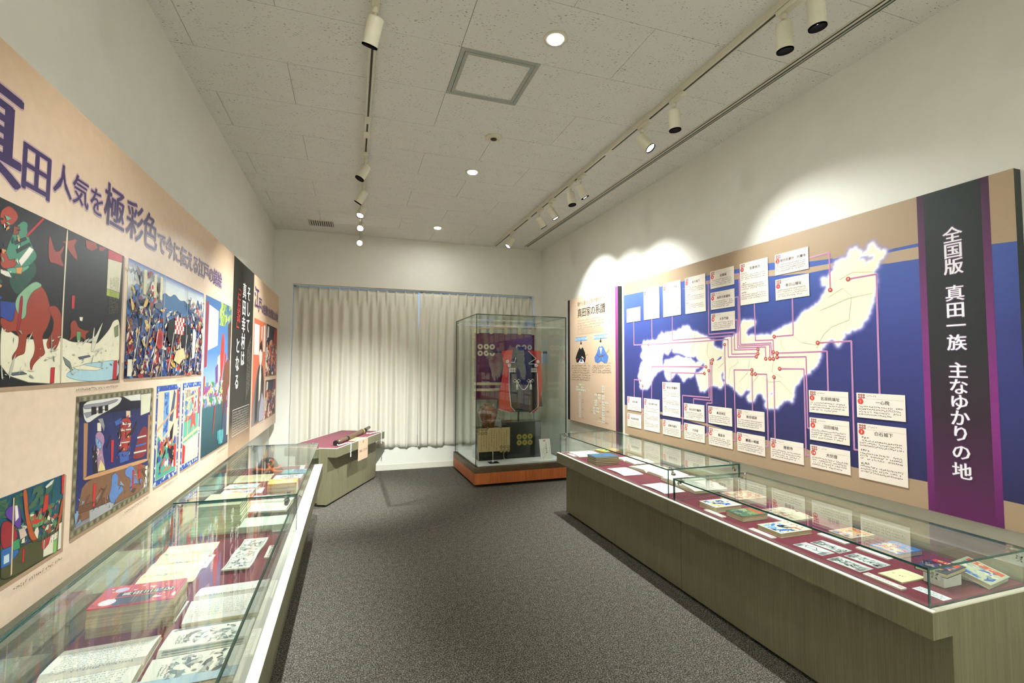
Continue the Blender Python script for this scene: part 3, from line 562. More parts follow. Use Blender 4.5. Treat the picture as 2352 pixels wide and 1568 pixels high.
CARDS = [(.057, 1.237, .135, '24', '真田信繁墓'), (.354, 1.394, .293, '13', '上田城下町'), (.648, 1.394, .293, '12', '真田氏本城'), (.943, 1.394, .295, '11', '松代城下'), (1.238, 1.394, .133, '8', '岩櫃城'), (1.238, 1.231, .13, '9', '海野氏館墓所'), (1.238, 1.07, .13, '10', '大手門跡'), (1.532, 1.394, .294, '7', '吾妻地方'), (1.828, 1.394, .134, '2', '顕性院墓所 妙慶寺'), (1.828, 1.231, .134, '4', '春日山城址'),
         (.055, .373, .13, '26', '知覧寺跡'), (.055, .21, .128, '27', '真田稲荷神社'), (.34, .373, .29, '25', '九度山伊予大洲'), (.623, .533, .291, '22', '真田大助墓所'), (.623, .21, .13, '23', '蓮華寺蓮花'), (.908, .371, .13, '20', '長谷寺大輪寺'), (.908, .21, .13, '21', '犬伏城'), (1.192, .371, .13, '19', '真田地区'), (1.192, .21, .13, '18', '龍昌寺'), (1.477, .371, .13, '17', '新府城跡'), (1.477, .21, .13, '16', '躑躅ヶ崎館'), (1.761, .21, .13, '15', '勝頼寺'),
         (2.046, .533, .131, '5', '名胡桃城址'), (2.046, .372, .131, '6', '沼田城址'), (2.046, .212, .131, '14', '犬伏宿'), (2.331, .533, .131, '1', '一心院'), (2.331, .371, .29, '3', '白石城下')]
for u, v, hh, num, ti in CARDS:
    b = MB().box(0, -.0042, -hh, .24, -.0030, 0, 0, '#f0e4d6').build('info_card', M['board'], mb_); b.location = (u, 0, v)
    A = Art(base=.0044)
    A.coins(.014, -.011, .0125, .0125, .0056, '#8f2f3c', '#f0e4d6'); A.lines(.053, -.0105, .105, 1, .012, '#8a8078', .0075)
    A.stroke([(.004, -.029), (.236, -.029)], .0008, '#b3a79a', False, 0)
    A.disc(.021, -.045, .0155, '#a33128', 18); A.disc(.021, -.0445, .014, '#d5443a', 18)
    for i, ch in enumerate(num): A.char(ch, .021+(i-(len(num)-1)/2)*.010, -.045, .017, '#fff6f0', .03)
    n = len(ti); sz = .021 if n < 7 else .0185
    A.text(ti, .132-(n-1)*sz*.55, -.046, sz, '#2f2a2a', .012, sz*1.1)
    if hh < .2: A.lines(.010, -.067, .228, 4, .0135, '#4a4544', .0078)
    else:
        y = -.067
        for q in range(3):
            A.lines(.010, y, .07, 1, .014, '#302b2b', .011); A.lines(.010, y-.017, .228, 3, .0135, '#4a4544', .0078); y -= .068
    A.build('card_print', M['board'], b)

# ------------------------------------------------------------------ family tree board
gb = thing('family_tree_board', 'tan wall board with a family tree, two seated nobles and purple edge stripes', 'wall board', (2.594, 5.53, .727), -90)
MB().box(0, .0005, 0, 1.212, .0455, 1.5).build('panel', M['sideblk'], gb)
A = Art(); A.rect(0, 0, 1.212, 1.5, '#cbb095'); A.grad(0, 0, .06, 1.5, [(0, '#1f1723'), (1, '#2c2229')]); A.rect(.06, 0, .066, 1.5, '#b08d6d')
A.grad(1.157, 0, 1.212, 1.5, [(0, '#4c2046'), (.5, '#7d3470'), (1, '#8d4079')])
A.text('現代も脈々と受け継がれる', .30, 1.415, .056, '#4a423b', .012, .0565)
A.text('真田家の系譜', .33, 1.305, .108, '#1e1a18', .022, .112)
A.lines(.28, 1.222, .93, 4, .030, '#7a6a5a', .019)
A.stroke([(.278, 1.103), (.931, 1.103), (.931, 1.045), (.278, 1.045)], .002, '#8a7a68', True, 0); A.lines(.29, 1.094, .92, 3, .016, '#8a7a68', .009)
for u in (.222, .691):
    A.rect(u, .969, u+.298, 1.015, '#5a86b8'); A.rect(u, .977, u+.298, 1.007, '#a9c7e2'); A.lines(u+.02, 1.002, u+.28, 1, .03, '#33506f', .02, False, 0)
# seated figure in black, seated figure in blue
A.poly([(.325, .885), (.372, .90), (.42, .885), (.47, .83), (.495, .765), (.47, .715), (.25, .712), (.222, .765), (.27, .83)], '#191818')
A.poly([(.30, .715), (.35, .75), (.42, .745), (.45, .71), (.40, .70)], '#e6e2dc'); A.poly([(.34, .72), (.37, .78), (.41, .72)], '#3b5c96'); A.stroke([(.39, .78), (.43, .76)], .012, '#e9e5df'); A.stroke([(.24, .74), (.29, .76)], .010, '#b3352d'); A.stroke([(.44, .77), (.47, .75)], .010, '#b3352d')
A.disc(.368, .905, .026, '#e2c7ad', 14, .034); A.poly([(.35, .925), (.39, .925), (.385, .95), (.355, .95)], '#1c1a1c'); A.poly([(.36, .95), (.378, .95), (.374, .985)], '#1c1a1c'); A.stroke([(.48, .78), (.535, .805)], .008, '#8a6a4a')
A.poly([(.80, .88), (.855, .90), (.91, .875), (.95, .83), (1.015, .77), (.99, .715), (.93, .70), (.86, .725), (.78, .70), (.72, .715), (.70, .765), (.76, .82)], '#4f74b0')
A.poly([(.82, .87), (.85, .80), (.88, .87)], '#e4dfd6'); A.stroke([(.76, .80), (.84, .755), (.95, .80)], .008, '#33518a'); A.stroke([(.80, .73), (.86, .78), (.90, .73)], .007, '#7d9bc8'); A.stroke([(.82, .77), (.90, .785)], .012, '#7a4a3a'); A.stroke([(.96, .80), (1.03, .845)], .012, '#9a7a5a')
A.disc(.845, .912, .026, '#e2c7ad', 14, .032); A.poly([(.825, .93), (.868, .93), (.86, .955), (.83, .955)], '#1c1a1c'); A.poly([(.838, .955), (.856, .955), (.852, .985)], '#1c1a1c')
A.lines(.45, .708, .56, 1, .02, '#6a5a4c', .011); A.lines(.92, .708, 1.09, 1, .02, '#6a5a4c', .011)
A.lines(.12, .682, .606, 7, .028, '#6a5a4c', .0165); A.lines(.653, .682, 1.089, 4, .024, '#6a5a4c', .0165)
def nodebox(u, v, c='#e9ece0'): A.rect(u-.024, v-.009, u+.024, v+.009, c); A.rect(u-.012, v-.004, u+.012, v+.004, '#8a8f88')
A.stroke([(.335, .44), (.335, .07)], .003, '#8a6f5a', False, 0); A.stroke([(.895, .44), (.895, .07)], .003, '#8a6f5a', False, 0); A.stroke([(.73, .36), (.73, .13)], .003, '#8a6f5a', False, 0); A.stroke([(.73, .37), (.9, .37)], .003, '#8a6f5a', False, 0)
nodebox(.335, .448); A.rect(.36, .436, .46, .462, '#bcc49a')
for u in (.26, .40): nodebox(u, .415)
for u in (.25, .305, .36, .41, .46): nodebox(u, .386)
for k in range(12): nodebox(.335, .35-k*.0255)
for k in range(3): nodebox(.895, .445-k*.027)
for u, v in ((.73, .35), (.81, .35), (.895, .342), (.81, .318), (.895, .315), (.735, .285), (.895, .275), (.97, .275), (.735, .26), (.735, .235), (.895, .25), (.895, .222), (.70, .20), (.77, .20), (.895, .19), (.70, .165), (.77, .163), (.70, .14), (.895, .165), (.895, .14), (.895, .112), (.895, .088), (.895, .062)): nodebox(u, v)
for u, v in ((.42, .27), (.42, .24), (.42, .16), (.42, .06), (1.0, .185), (.64, .15), (.63, .18), (.98, .06), (.83, .26), (.84, .1)): A.lines(u-.035, v+.008, u+.03, 1, .02, '#7a6a5a', .012)
A.build('printed_sheet', M['board'], gb)

# ------------------------------------------------------------------ picture board on the left wall
pb = thing('picture_board', 'long parchment-coloured wall board of colour woodblock pictures with a dark headline strip', 'wall board', (-.85, 1.30, .715), 90)
U0, U1 = -.32, 5.02
MB().box(U0, .0005, 0, U1, .05, 1.5).build('panel', M['sideblk'], pb)
for z in (.2, 1.2): MB().box(U0+.1, .05, z, U1-.1, .0945, z+.06).build('batten', M['wooddark'], pb)
A = Art(); PAR = '#dcb893'
A.grad(U0, 0, 2.715, 1.5, [(0, '#e0cab3'), (.75, '#dec6ae'), (1, '#d3b597')])
A.grad(2.715, 0, 3.49, 1.5, [(0, '#cbab8d'), (.08, '#9a8069'), (.16, '#3c3630'), (.25, '#262523'), (1, '#2b2b28')])
A.grad(3.49, 0, U1, 1.5, [(0, '#dec7b0'), (1, '#d3b597')])
A.build('backdrop_print', M['gloss'], pb)
A = Art(base=.0006)
PUR = '#3f3358'; HAL = ('#b295a2', .006)
A.char('真', .165, 1.27, .27, PUR, .028, 0, 1, ('#b99da4', .008)); A.char('田', .368, 1.222, .138, PUR, .028, 0, 1, HAL)
for ch, u in zip('人気を', (.496, .597, .70)): A.char(ch, u, 1.243, .096, PUR, .02, 0, 1, HAL)
for ch, u in zip('極彩色', (.83, 1.005, 1.16)): A.char(ch, u, 1.262, .155, PUR, .024, 0, 1, HAL)
for i, ch in enumerate('で今に伝える江戸の錦絵'): A.char(ch, 1.295+i*.1025, 1.245, .10, PUR, .02, 0, 1, HAL)
A.text('そして', 3.262, 1.285, .13, '#f4f2ea', .025, .135, True); A.text('真田幸村は', 3.09, 1.285, .13, '#f4f2ea', .025, .138, True)
A.text('「伝説」', 2.905, 1.30, .12, '#b8433c', .02, .115, True); A.text('となる', 2.905, .83, .125, '#f4f2ea', .025, .14, True)
A.lines(3.39, .94, 3.39-.0, 0, .02, '#cfcabf')
for k in range(7): A.lines(3.40-k*.022, .94-.02*k, 3.40-k*.022+.45, 1, .02, '#bdb8ad', .0125, True)
A.stroke([(2.81, .338), (3.41, .338), (3.41, .14), (2.81, .14)], .004, '#e6e2d8', True, 4); A.lines(2.83, .322, 3.39, 9, .0195, '#d9d5ca', .011)
A.char('江', 3.62, 1.30, .20, PUR, .02, 0, 1, HAL); A.char('戸', 3.80, 1.25, .15, PUR, .02, 0, 1, HAL)
for i, ch in enumerate('の名優たちが演じた幸村'): A.char(ch, 3.95+i*.096, 1.235, .10, PUR, .018, 0, 1, HAL)
for u, v, w in ((.62, .606, .3), (1.55, .612, .4), (1.02, .102, .25), (1.4, .103, .24), (1.76, .103, .22), (.36, .088, .24), (2.4, .098, .28), (3.9, .112, .25)): A.lines(u, v, u+w, 1, .02, '#6d5a48', .0085)
A.build('lettering', M['gloss'], pb)
def soft(q, it=2):
    if len(q) < 6: return q
    for _ in range(it):
        o = []
        for (a, b), (c, d) in zip(q, q[1:]+q[:1]): o += [(a*.78+c*.22, b*.78+d*.22), (a*.22+c*.78, b*.22+d*.78)]
        q = o
    return q
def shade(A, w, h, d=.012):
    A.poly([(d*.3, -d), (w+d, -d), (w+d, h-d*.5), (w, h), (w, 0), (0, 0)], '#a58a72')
def pic(u0, v0, u1, v1, label, fn):
    w, h = u1-u0, v1-v0; A = Art(base=.0009, step=5e-6); A.n = lambda x, y: (x*w, y*h)
    A.pp = lambda pts, col: A.poly(soft([(x*w, y*h) for x, y in pts]), col)
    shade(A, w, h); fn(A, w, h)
    o = A.build('picture', M['gloss'], pb); o.location = (u0, 0, v0); o['label'] = label
def traced(T, bg, u0, v0, extra=None):
    def fn(A, w, h):
        A.rect(0, 0, w, h, bg)
        if extra: extra(A, w, h)
        for c, q in T:
            q = [(min(w-.001, max(.001, a-u0)), min(h-.001, max(.001, b-v0))) for a, b in q]; q = soft(q); A.poly(q, c); A.stroke(q, .0016, mix(c, '#14110f', .7), True, 0)
    return fn
RB = ['#b23a36', '#2d4f94', '#e6e0d0', '#1c1d28', '#7a5340', '#4d77b0', '#c9c4b4', '#8a2c33', '#25325c', '#d8b26a', '#5c5f6a']
def x1(A, w, h):
    A.rect(0, .6*h, .3*w, h, '#1d1c1f')
def f1(A, w, h):
    traced(T1, '#1d1c20', -.10, .624)(A, w, h)
    A.rect(0, 0, .24, .2, '#e6dfc4'); A.poly([(0, .2), (.12, .19), (.24, .17), (.24, .1), (0, .1)], '#e6dfc4'); A.poly([(.04, .2), (.2, .42), (.3, .45), (.33, .30), (.30, .18), (.2, .12)], '#8c3a2a'); A.confetti(.16, .2, .36, .36, 60, ['#3f7a62', '#24473c', '#7fa584', '#e9e6da', '#2b3f86', '#c98f4a'], .004, .016)
    r = random.Random(45); A.confetti(.16, .25, .42, .44, 70, ['#24473c', '#5d9a80', '#e9e6da', '#1a2a2a', '#c98f4a', '#8f2430'], .002, .009, r); A.confetti(.3, .02, 1.0, .15, 90, ['#8a9488', '#c9c6ae', '#6f7a74', '#b5b8a8'], .001, .006, r, 6)
    for k in range(7): A.lines(.985-k*.0105, .39-.002*k, .985-k*.0105+.14, 1, .01, '#7d735c', .006, True)
pic(-.10, .624, .925, 1.104, 'night picture of a rider on a big red-brown horse over snow', f1)
def f2(A, w, h):
    A.grad(0, 0, w, h, [(0, '#2a2f4a'), (.62, '#4b5f8c'), (.8, '#dfe0d2'), (.93, '#c9d4dc'), (1, '#2e4d9c')])
    A.pp([(.28, .66), (.38, .84), (.46, .80), (.52, .86), (.6, .80), (.68, .83), (.78, .74), (.86, .70), (.86, .6), (.28, .6)], '#42688f')
    r = random.Random(3); A.confetti(0, 0, w, .68*h, 420, RB, .006, .026, r); A.confetti(0, 0, w, .68*h, 800, RB, .002, .011, r, 3); A.confetti(0, .55*h, .35*w, .97*h, 90, RB, .005, .02, r); A.confetti(.72*w, .5*h, w, .88*h, 80, ['#2d4f94', '#e6e0d0', '#b23a36', '#3a4a6c'], .005, .016, r)
    A.pp([(.42, .55), (.50, .60), (.56, .52), (.54, .36), (.48, .30), (.42, .38)], '#16161c'); A.pp([(.64, .52), (.72, .58), (.78, .5), (.74, .3), (.66, .26), (.60, .38)], '#15151b'); A.pp([(.55, .26), (.66, .3), (.68, .2), (.6, .12), (.52, .16)], '#c8b98c')
    for i in range(6):
        for j in range(4): A.rect((.52+i*.022)*w, (.44+j*.045)*h, (.542+i*.022)*w, (.485+j*.045)*h, '#b8322f' if (i+j) % 2 else '#ece6da')
    A.disc(.33*w, .36*h, .045, '#a83331'); A.disc(.33*w, .36*h, .030, '#8a2528'); A.pp([(.80, .52), (.86, .5), (.84, .2), (.80, .18)], '#e6dfd0')
    for k in range(9): x = .05+.1*k; A.stroke([(x*w, .05*h), ((x+.06)*w, .45*h)], .006, '#b9a27a' if k % 2 else '#d9d3c4', False, 0)
    for x in (.13, .24, .31): A.rect(x*w, .74*h, (x+.03)*w, .96*h, '#d9cfa8')
    A.disc(.225*w, .83*h, .02, '#e9e4d6'); A.disc(.225*w, .83*h, .011, '#c0392f'); A.rect(.01*w, .02*h, .05*w, .16*h, '#ddd8c4')
    for x in (.365, .69): A.rect(x*w, 0, (x+.006)*w, h, '#8f9aa8')
pic(.968, .627, 1.98, 1.106, 'crowded battle picture packed with red and blue warriors under blue hills', f2)
def f3(A, w, h):
    A.grad(0, 0, w, h, [(0, '#24434b'), (.30, '#2f5a63'), (.34, '#cfd3c6'), (.40, '#8ea9c0'), (.65, '#4b74a6'), (1, '#3d6494')])
    A.pp([(.02, .55), (.02, .96), (.10, .97), (.10, .56)], '#8f2b30'); A.pp([(.12, .66), (.46, .70), (.46, .93), (.12, .95)], '#d9cdbd'); A.lines(.42*w, .9*h, .42*w+.2, 10, .02, '#7a6a5c', .011, True)
    r = random.Random(5); A.confetti(.5*w, .84*h, w, h, 70, ['#7e9a4c', '#a8b45e', '#5f7d45'], .01, .03, r)
    A.pp([(.62, .78), (.70, .80), (.74, .66), (.68, .5), (.58, .40), (.5, .44), (.56, .6)], '#c0392f'); A.pp([(.76, .66), (.82, .64), (.78, .5), (.7, .42)], '#b2352d'); A.pp([(.48, .62), (.56, .64), (.6, .5), (.54, .42), (.46, .48)], '#e3ddcd'); A.pp([(.4, .55), (.5, .58), (.52, .44), (.44, .42)], '#5d3f7c')
    A.pp([(.72, .55), (.9, .62), (1, .60), (1, .22), (.86, .25), (.72, .20), (.68, .4)], '#6a4436'); A.pp([(.86, .86), (1, .9), (1, .6), (.9, .62)], '#4d3a34'); A.pp([(.88, .34), (1, .42), (1, .26), (.9, .24)], '#9ab8d8')
    A.confetti(.02*w, .3*h, .72*w, .46*h, 150, ['#e6dfd0', '#c9b36a', '#a33a35', '#5a7fb4', '#7d4a9a', '#3f7a52'], .008, .028, r)
    A.pp([(.42, .3), (.47, .3), (.4, .12), (.36, .10)], '#8c3a2f'); A.pp([(.7, .02), (.78, .3), (.94, .32), (.98, .02)], '#3f4a62'); A.rect(.9*w, .2*h, .94*w, .42*h, '#b02f2f'); A.rect(.93*w, .06*h, .99*w, .26*h, '#dcd7c5'); A.confetti(.55*w, .02*h, .8*w, .12*h, 40, ['#3f8a94', '#5aa3a8'], .01, .03, r)
    A.rect(.02*w, .38*h, .05*w, .5*h, '#b02f2f')
pic(2.03, .12, 2.685, 1.107, 'tall picture of a lone figure in red robes beside a dark horse under blue sky', f3)
def f4(A, w, h):
    A.rect(0, 0, w, h, '#77705a')
    for k in range(30):
        for y in (.012, h-.012): A.disc(.012+k*(w-.024)/29, y, .0085, '#5d5742' if k % 2 else '#8e876d', 8)
    for k in range(22):
        for x in (.012, w-.012): A.disc(x, .012+k*(h-.024)/21, .0085, '#5d5742' if k % 2 else '#8e876d', 8)
    A.grad(.025, .025, w-.025, h-.025, [(0, '#8d9098'), (.15, '#3a3f6a'), (.35, '#252b63'), (.8, '#232a5a'), (1, '#14151f')])
    for c, q in T4:
        q = [(min(w-.02, max(.02, a-.633)), min(h-.02, max(.02, b-.12))) for a, b in q]; q = soft(q); A.poly(q, c); A.stroke(q, .0015, mix(c, '#14110f', .7), True, 0)
    r = random.Random(44); A.confetti(.03, .03, w-.03, .12, 60, ['#6a4a3c', '#8f6a50', '#7e9ab8', '#57443a'], .002, .012, r, 5); A.confetti(.12, .22, .18, .30, 22, ['#d6c489', '#2a2430', '#e6d8c5', '#6f5a86'], .002, .006, r); A.confetti(.30, .2, .42, .36, 70, ['#e6e0d2', '#7a2c33', '#c9a25a', '#2a2430', '#3c5a9c', '#b8463c'], .002, .008, r)
pic(.633, .12, 1.267, .579, 'framed night picture of robed figures on a wooden veranda with a blue pine', f4)
def border(A, w, h, seed):
    A.rect(0, 0, w, h, '#2c4a94'); r = random.Random(seed)
    for _ in range(70):
        if r.random() < .5: x, y = r.random()*w, r.choice((r.random()*.022, h-r.random()*.022))
        else: x, y = r.choice((r.random()*.016, w-r.random()*.016)), r.random()*h
        A.disc(min(w-.006, max(.006, x)), min(h-.006, max(.006, y)), .005+.004*r.random(), r.choice(('#e6e2d6', '#bcd0e0', '#5d80c0')), 7)
    A.rect(.018, .026, w-.018, h-.026, '#d9c2a8'); return r
def f5(A, w, h):
    r = border(A, w, h, 11); A.pp([(.07, .06), (.9, .06), (.93, .42), (.5, .34), (.1, .5)], '#4f9a84'); A.pp([(.32, .55), (.52, .95), (.52, .5), (.4, .45)], '#5d8fc0'); A.rect(.3*w, .45*h, .5*w, .93*h, '#6a98c4'); A.confetti(.3*w, .5*h, .5*w, .92*h, 16, ['#35589c'], .008, .016, r)
    A.pp([(.55, .62), (.72, .95), (.8, .9), (.7, .6)], '#46506a'); A.stroke([(.05*w, .55*h), (.95*w, .78*h)], .012, '#c39a74'); A.stroke([(.05*w, .38*h), (.95*w, .62*h)], .012, '#d8b692')
    A.confetti(.1*w, .1*h, .9*w, .45*h, 75, ['#1c1d24', '#b8382f', '#35589c', '#ece5d6', '#8a5a44', '#c96a4a'], .008, .026, r); A.pp([(.6, .5), (.75, .58), (.72, .42), (.6, .4)], '#1d1d22')
    A.rect(.86*w, .62*h, .94*w, .94*h, '#b8302f'); A.rect(.8*w, .1*h, .9*w, .34*h, '#b8302f')
pic(1.312, .121, 1.628, .583, 'narrow picture with blue patterned border and a hanging blue cloth', f5)
def f6(A, w, h):
    r = border(A, w, h, 12); A.pp([(.1, .3), (.9, .36), (.9, .62), (.1, .6)], '#5aa18c'); A.confetti(.12*w, .55*h, .9*w, .92*h, 70, ['#6a9a8c', '#c9766a', '#e6dcc8', '#4a6fa8', '#b6453c'], .008, .024, r)
    for x in (.3, .62): A.stroke([(x*w, .3*h), (x*w, .93*h)], .012, '#d0a47c', False, 0)
    A.stroke([(.08*w, .34*h), (.92*w, .42*h)], .016, '#dfb88f', False, 0); A.stroke([(.08*w, .8*h), (.92*w, .86*h)], .012, '#dfb88f', False, 0)
    A.pp([(.2, .08), (.86, .12), (.86, .34), (.25, .3)], '#d9d3b0'); A.rect(.85*w, .6*h, .93*w, .93*h, '#b8302f'); A.pp([(.08, .07), (.2, .07), (.22, .26), (.08, .3)], '#b8302f'); A.pp([(.45, .42), (.6, .5), (.75, .44), (.7, .62), (.5, .6)], '#b6504a')
pic(1.672, .121, 1.99, .584, 'narrow picture with blue patterned border and pale wooden beams', f6)
def f7(A, w, h):
    def ex(A, w, h):
        A.grad(0, 0, w, h, [(0, '#4d4c30'), (.35, '#39504a'), (.6, '#245463'), (1, '#1d4a5e')])
        r = random.Random(21); A.confetti(.45*w, .30*h, .97*w, .68*h, 130, ['#b5382f', '#3f7a52', '#5d8f62', '#d9cdb4', '#2c3f68', '#8a5a3c', '#1e2a2a'], .004, .012, r); A.confetti(.2*w, .72*h, .9*w, h*.97, 40, ['#2d5548', '#44604a'], .008, .02, r)
    traced(T7, '#245463', .08, .11, ex)(A, w, h)
    for k in range(6): A.lines(.405+.014*k, .11-.002*k, .405+.014*k+.07, 1, .01, '#6d6a5a', .006, True)
pic(.08, .11, .586, .34, 'forest battle picture with an orange tree trunk and a purple-caped warrior', f7)
def f8(A, w, h):
    A.rect(0, 0, w, h, '#d76f52'); A.rect(.04*w, .66*h, .44*w, .95*h, '#ebe6d8'); A.rect(.62*w, .76*h, .7*w, .95*h, '#efe9dc'); A.rect(.8*w, .7*h, .96*w, .97*h, '#e9e2d6')
    A.pp([(.0, .0), (.1, .25), (.35, .52), (.55, .58), (.8, .55), (.95, .4), (1, .1), (1, 0)], '#6b6a6c'); A.pp([(.25, .05), (.3, .4), (.5, .58), (.62, .5), (.45, .2), (.4, .0)], '#242428'); A.pp([(.62, .5), (.8, .56), (.96, .38), (.8, .2)], '#2b2b30'); A.pp([(.5, .45), (.62, .6), (.7, .45), (.62, .22), (.52, .2)], '#eee8dc')
    A.disc(.6*w, .66*h, .085, '#f0e6d6', 18, .1); A.pp([(.48, .68), (.5, .78), (.66, .80), (.74, .72), (.7, .68), (.6, .73)], '#1b1b1f'); A.pp([(.6, .78), (.66, .84), (.7, .76)], '#1b1b1f'); A.pp([(.6, .1), (.8, .28), (1, .2), (1, 0), (.6, 0)], '#b9b5c8'); A.pp([(0, 0), (.2, .0), (.18, .3)], '#8f8d90')
pic(3.55, .131, 4.17, 1.11, 'orange picture of a single figure in black and grey robes', f8)
def f9(s, red):
    def fn(A, w, h):
        r = random.Random(s); A.grad(0, 0, w, h, [(0, '#3a2a30'), (.5, '#2c3352'), (1, '#1a1c28')])
        A.confetti(0, 0, w, .72*h, 170, ['#c4473a', '#ece2d2', '#d9855f', '#2c3f7c', '#8a2c33', '#e8c7a0', '#1c1d28'], .012, .05, r); A.pp([(.05, .72), (.2, .76), (.22, .95), (.08, .97)], '#ece6da'); A.pp([(.66, .6), (.8, .62), (.86, .95), (.74, .97)], red); A.pp([(.88, .7), (1, .72), (1, 1), (.9, 1)], '#b8382f'); A.rect(.02*w, .3*h, .12*w, .55*h, '#ddd4c4')
    return fn
pic(4.215, .566, 4.94, 1.11, 'upper of two small dark stage pictures beside the orange one', f9(31, '#b8382f'))
pic(4.25, .122, 4.945, .519, 'lower of two small dark stage pictures beside the orange one', f9(32, '#7d3a6a'))

# ------------------------------------------------------------------ display counters
ZT = .579
def counter(xf, xw, y0, y1, s, label, gx0, gx1, ends=(False, False)):
    t = thing('display_counter', label, 'counter', (xf, y0, 0), 0, 'low display counters along the walls')
    L = y1-y0; D = abs(xw-xf)-.003
    X = lambda d: s*d; ew = .0205 if s > 0 else .036
    MB().box(X(.125), .02*ends[0], 0, X(D), L-.02*ends[1], .022).build('toe_kick', M['black'], t)
    MB().box(X(.098), .0005, .022, X(D), L-.0005, .486).build('body', M['lam'], t)
    MB().box(X(0), .0005, .486, X(D), L-.0005, .575).build('apron', M['lam'], t)
    e = MB().box(X(0), .0005, .575, X(ew), L-.0005, .579)
    if ends[0]: e.box(X(ew), .0005, .575, X(D), .019, .579)
    if ends[1]: e.box(X(ew), L-.019, .575, X(D), L-.0005, .579)
    e.build('edging', M['edging'], t)
    a = .019 if ends[0] else .0005; b = L-(.019 if ends[1] else .0005)
    MB().box(X(ew), a, .575, X(abs(gx1-xf)+.004), b, ZT).build('felt', M['felt'], t)
    MB().box(X(abs(gx1-xf)+.004), a, .575, X(D), b, .579).build('ledge', M['lam'], t)
    return t
counter(1.860, XR, 1.114, 2.538, 1, 'olive display counter under the black title banner end of the map', 1.889, 2.447, (True, False))
counter(1.860, XR, 2.541, 4.216, 1, 'olive display counter under the far half of the map board', 1.889, 2.447, (False, True))
counter(-.215, XL, 1.05, 2.622, -1, 'olive display counter under the horse and veranda pictures', -.246, -.775, (True, False))
counter(-.215, XL, 2.625, 4.305, -1, 'olive display counter under the dark headline strip of the picture board', -.246, -.775, (False, True))

def cover(x0, x1, y0, y1, zt, label):
    x0, x1 = min(x0, x1), max(x0, x1); z0 = .5793; T = .008
    t = thing('glass_cover', label, 'glass cover', ((x0+x1)/2, (y0+y1)/2, z0), 0, 'glass covers on the counters')
    w, l, h = (x1-x0)/2, (y1-y0)/2, zt-z0
    def pane(a, b, c, d, e, f, n):
        m = MB().box(a, b, c, d, e, f)
        dx, dy, dz = abs(d-a), abs(e-b), abs(f-c); mn = min(dx, dy, dz)
        big = (0, 1) if mn == dz else ((3, 5) if mn == dx else (2, 4))
        m.m = [0 if k in big else 1 for k in range(6)]; m.build(n, [M['glass'], M['gedge']], t)
    pane(-w, -l, h-T, w, l, h, 'top_pane')
    pane(-w, -l, 0, -w+T, l, h-T-.0004, 'side_pane'); pane(w-T, -l, 0, w, l, h-T-.0004, 'side_pane')
    pane(-w+T+.0004, -l, 0, w-T-.0004, -l+T, h-T-.0004, 'end_pane'); pane(-w+T+.0004, l-T, 0, w-T-.0004, l, h-T-.0004, 'end_pane')
    for sx in (-1, 1):
        for sy in (-1, 1):
            cx, cyy = sx*(w-.045), sy*l; zc = h-.034; c = MB()
            c.tube([(cx, cyy-sy*.012, zc), (cx, cyy-sy*(T+.0003), zc)], .011, 16).tube([(cx, cyy+sy*.0003, zc), (cx, cyy+sy*.006, zc)], .011, 16)
            iy = cyy-sy*(T+.003)
            c.box(cx-.008, iy-.001, zc, cx+.008, iy+.001, h-T-.001).box(cx-.008, iy, h-T-.003, cx+.008, iy-sy*.030, h-T-.001)
            c.tube([(cx, iy-sy*.022, h+.0003), (cx, iy-sy*.022, h+.006)], .010, 16).tube([(cx, iy-sy*.022, h-T-.003), (cx, iy-sy*.022, h-T-.009)], .010, 16)
            c.build('corner_clip', M['chrome'], t)
cover(1.881, 2.447, 1.135, 2.506, .713, 'low glass cover with chrome clips over comic books and old photographs')
cover(1.881, 2.447, 2.558, 4.195, .757, 'taller glass cover over white open books below the map')
cover(-.246, -.775, 1.072, 2.612, .757, 'glass cover over the red-topped booklet pile and unfolded map sheet')
cover(-.246, -.775, 2.634, 4.288, .757, 'glass cover over the tall pile of pale thread-bound books')

# ------------------------------------------------------------------ exhibits: books and papers
def zmat(rz): return math.radians(rz)
def book(label, x, y, z, rz, w, d, t, cover_c, art=None, pages=True, group=None, spine=None, name='book', tilt=0):
    """closed book, local x = width, y = height of the cover, spine on the -x side"""
    o = thing(name, label, 'book', (x, y, z), rz, group)
    if tilt: o.rotation_euler = (tilt[0], tilt[1], math.radians(rz))
    c = .0016 if t > .012 else .0007; sp = spine or cover_c
    MB().box(-w/2+.002, -d/2+.002, c, w/2-.002, d/2-.002, t-c).build('page_block', M['pages'], o)
    b = MB().box(-w/2, -d/2, t-c, w/2, d/2, t, 0, cover_c).box(-w/2, -d/2, 0, w/2, d/2, c, 0, cover_c).box(-w/2, -d/2, c, -w/2+.002, d/2, t-c, 0, sp)
    cv = b.build('cover', M['pr'], o)
    if art:
        A = Art(True, t+.0003, 5e-6); art(A, w, d); A.build('cover_print', M['pr'], cv)
    return o
def curve(w, t):
    return lambda u: t*(.35+.65*(1-((abs(u)/(w/2))-.35)**2/.42))*min(1, .25+abs(u)/(w*.06)) if abs(u) < w*.06 else t*(.55+.45*(1-min(1, (abs(u)/(w/2))**2.2)))
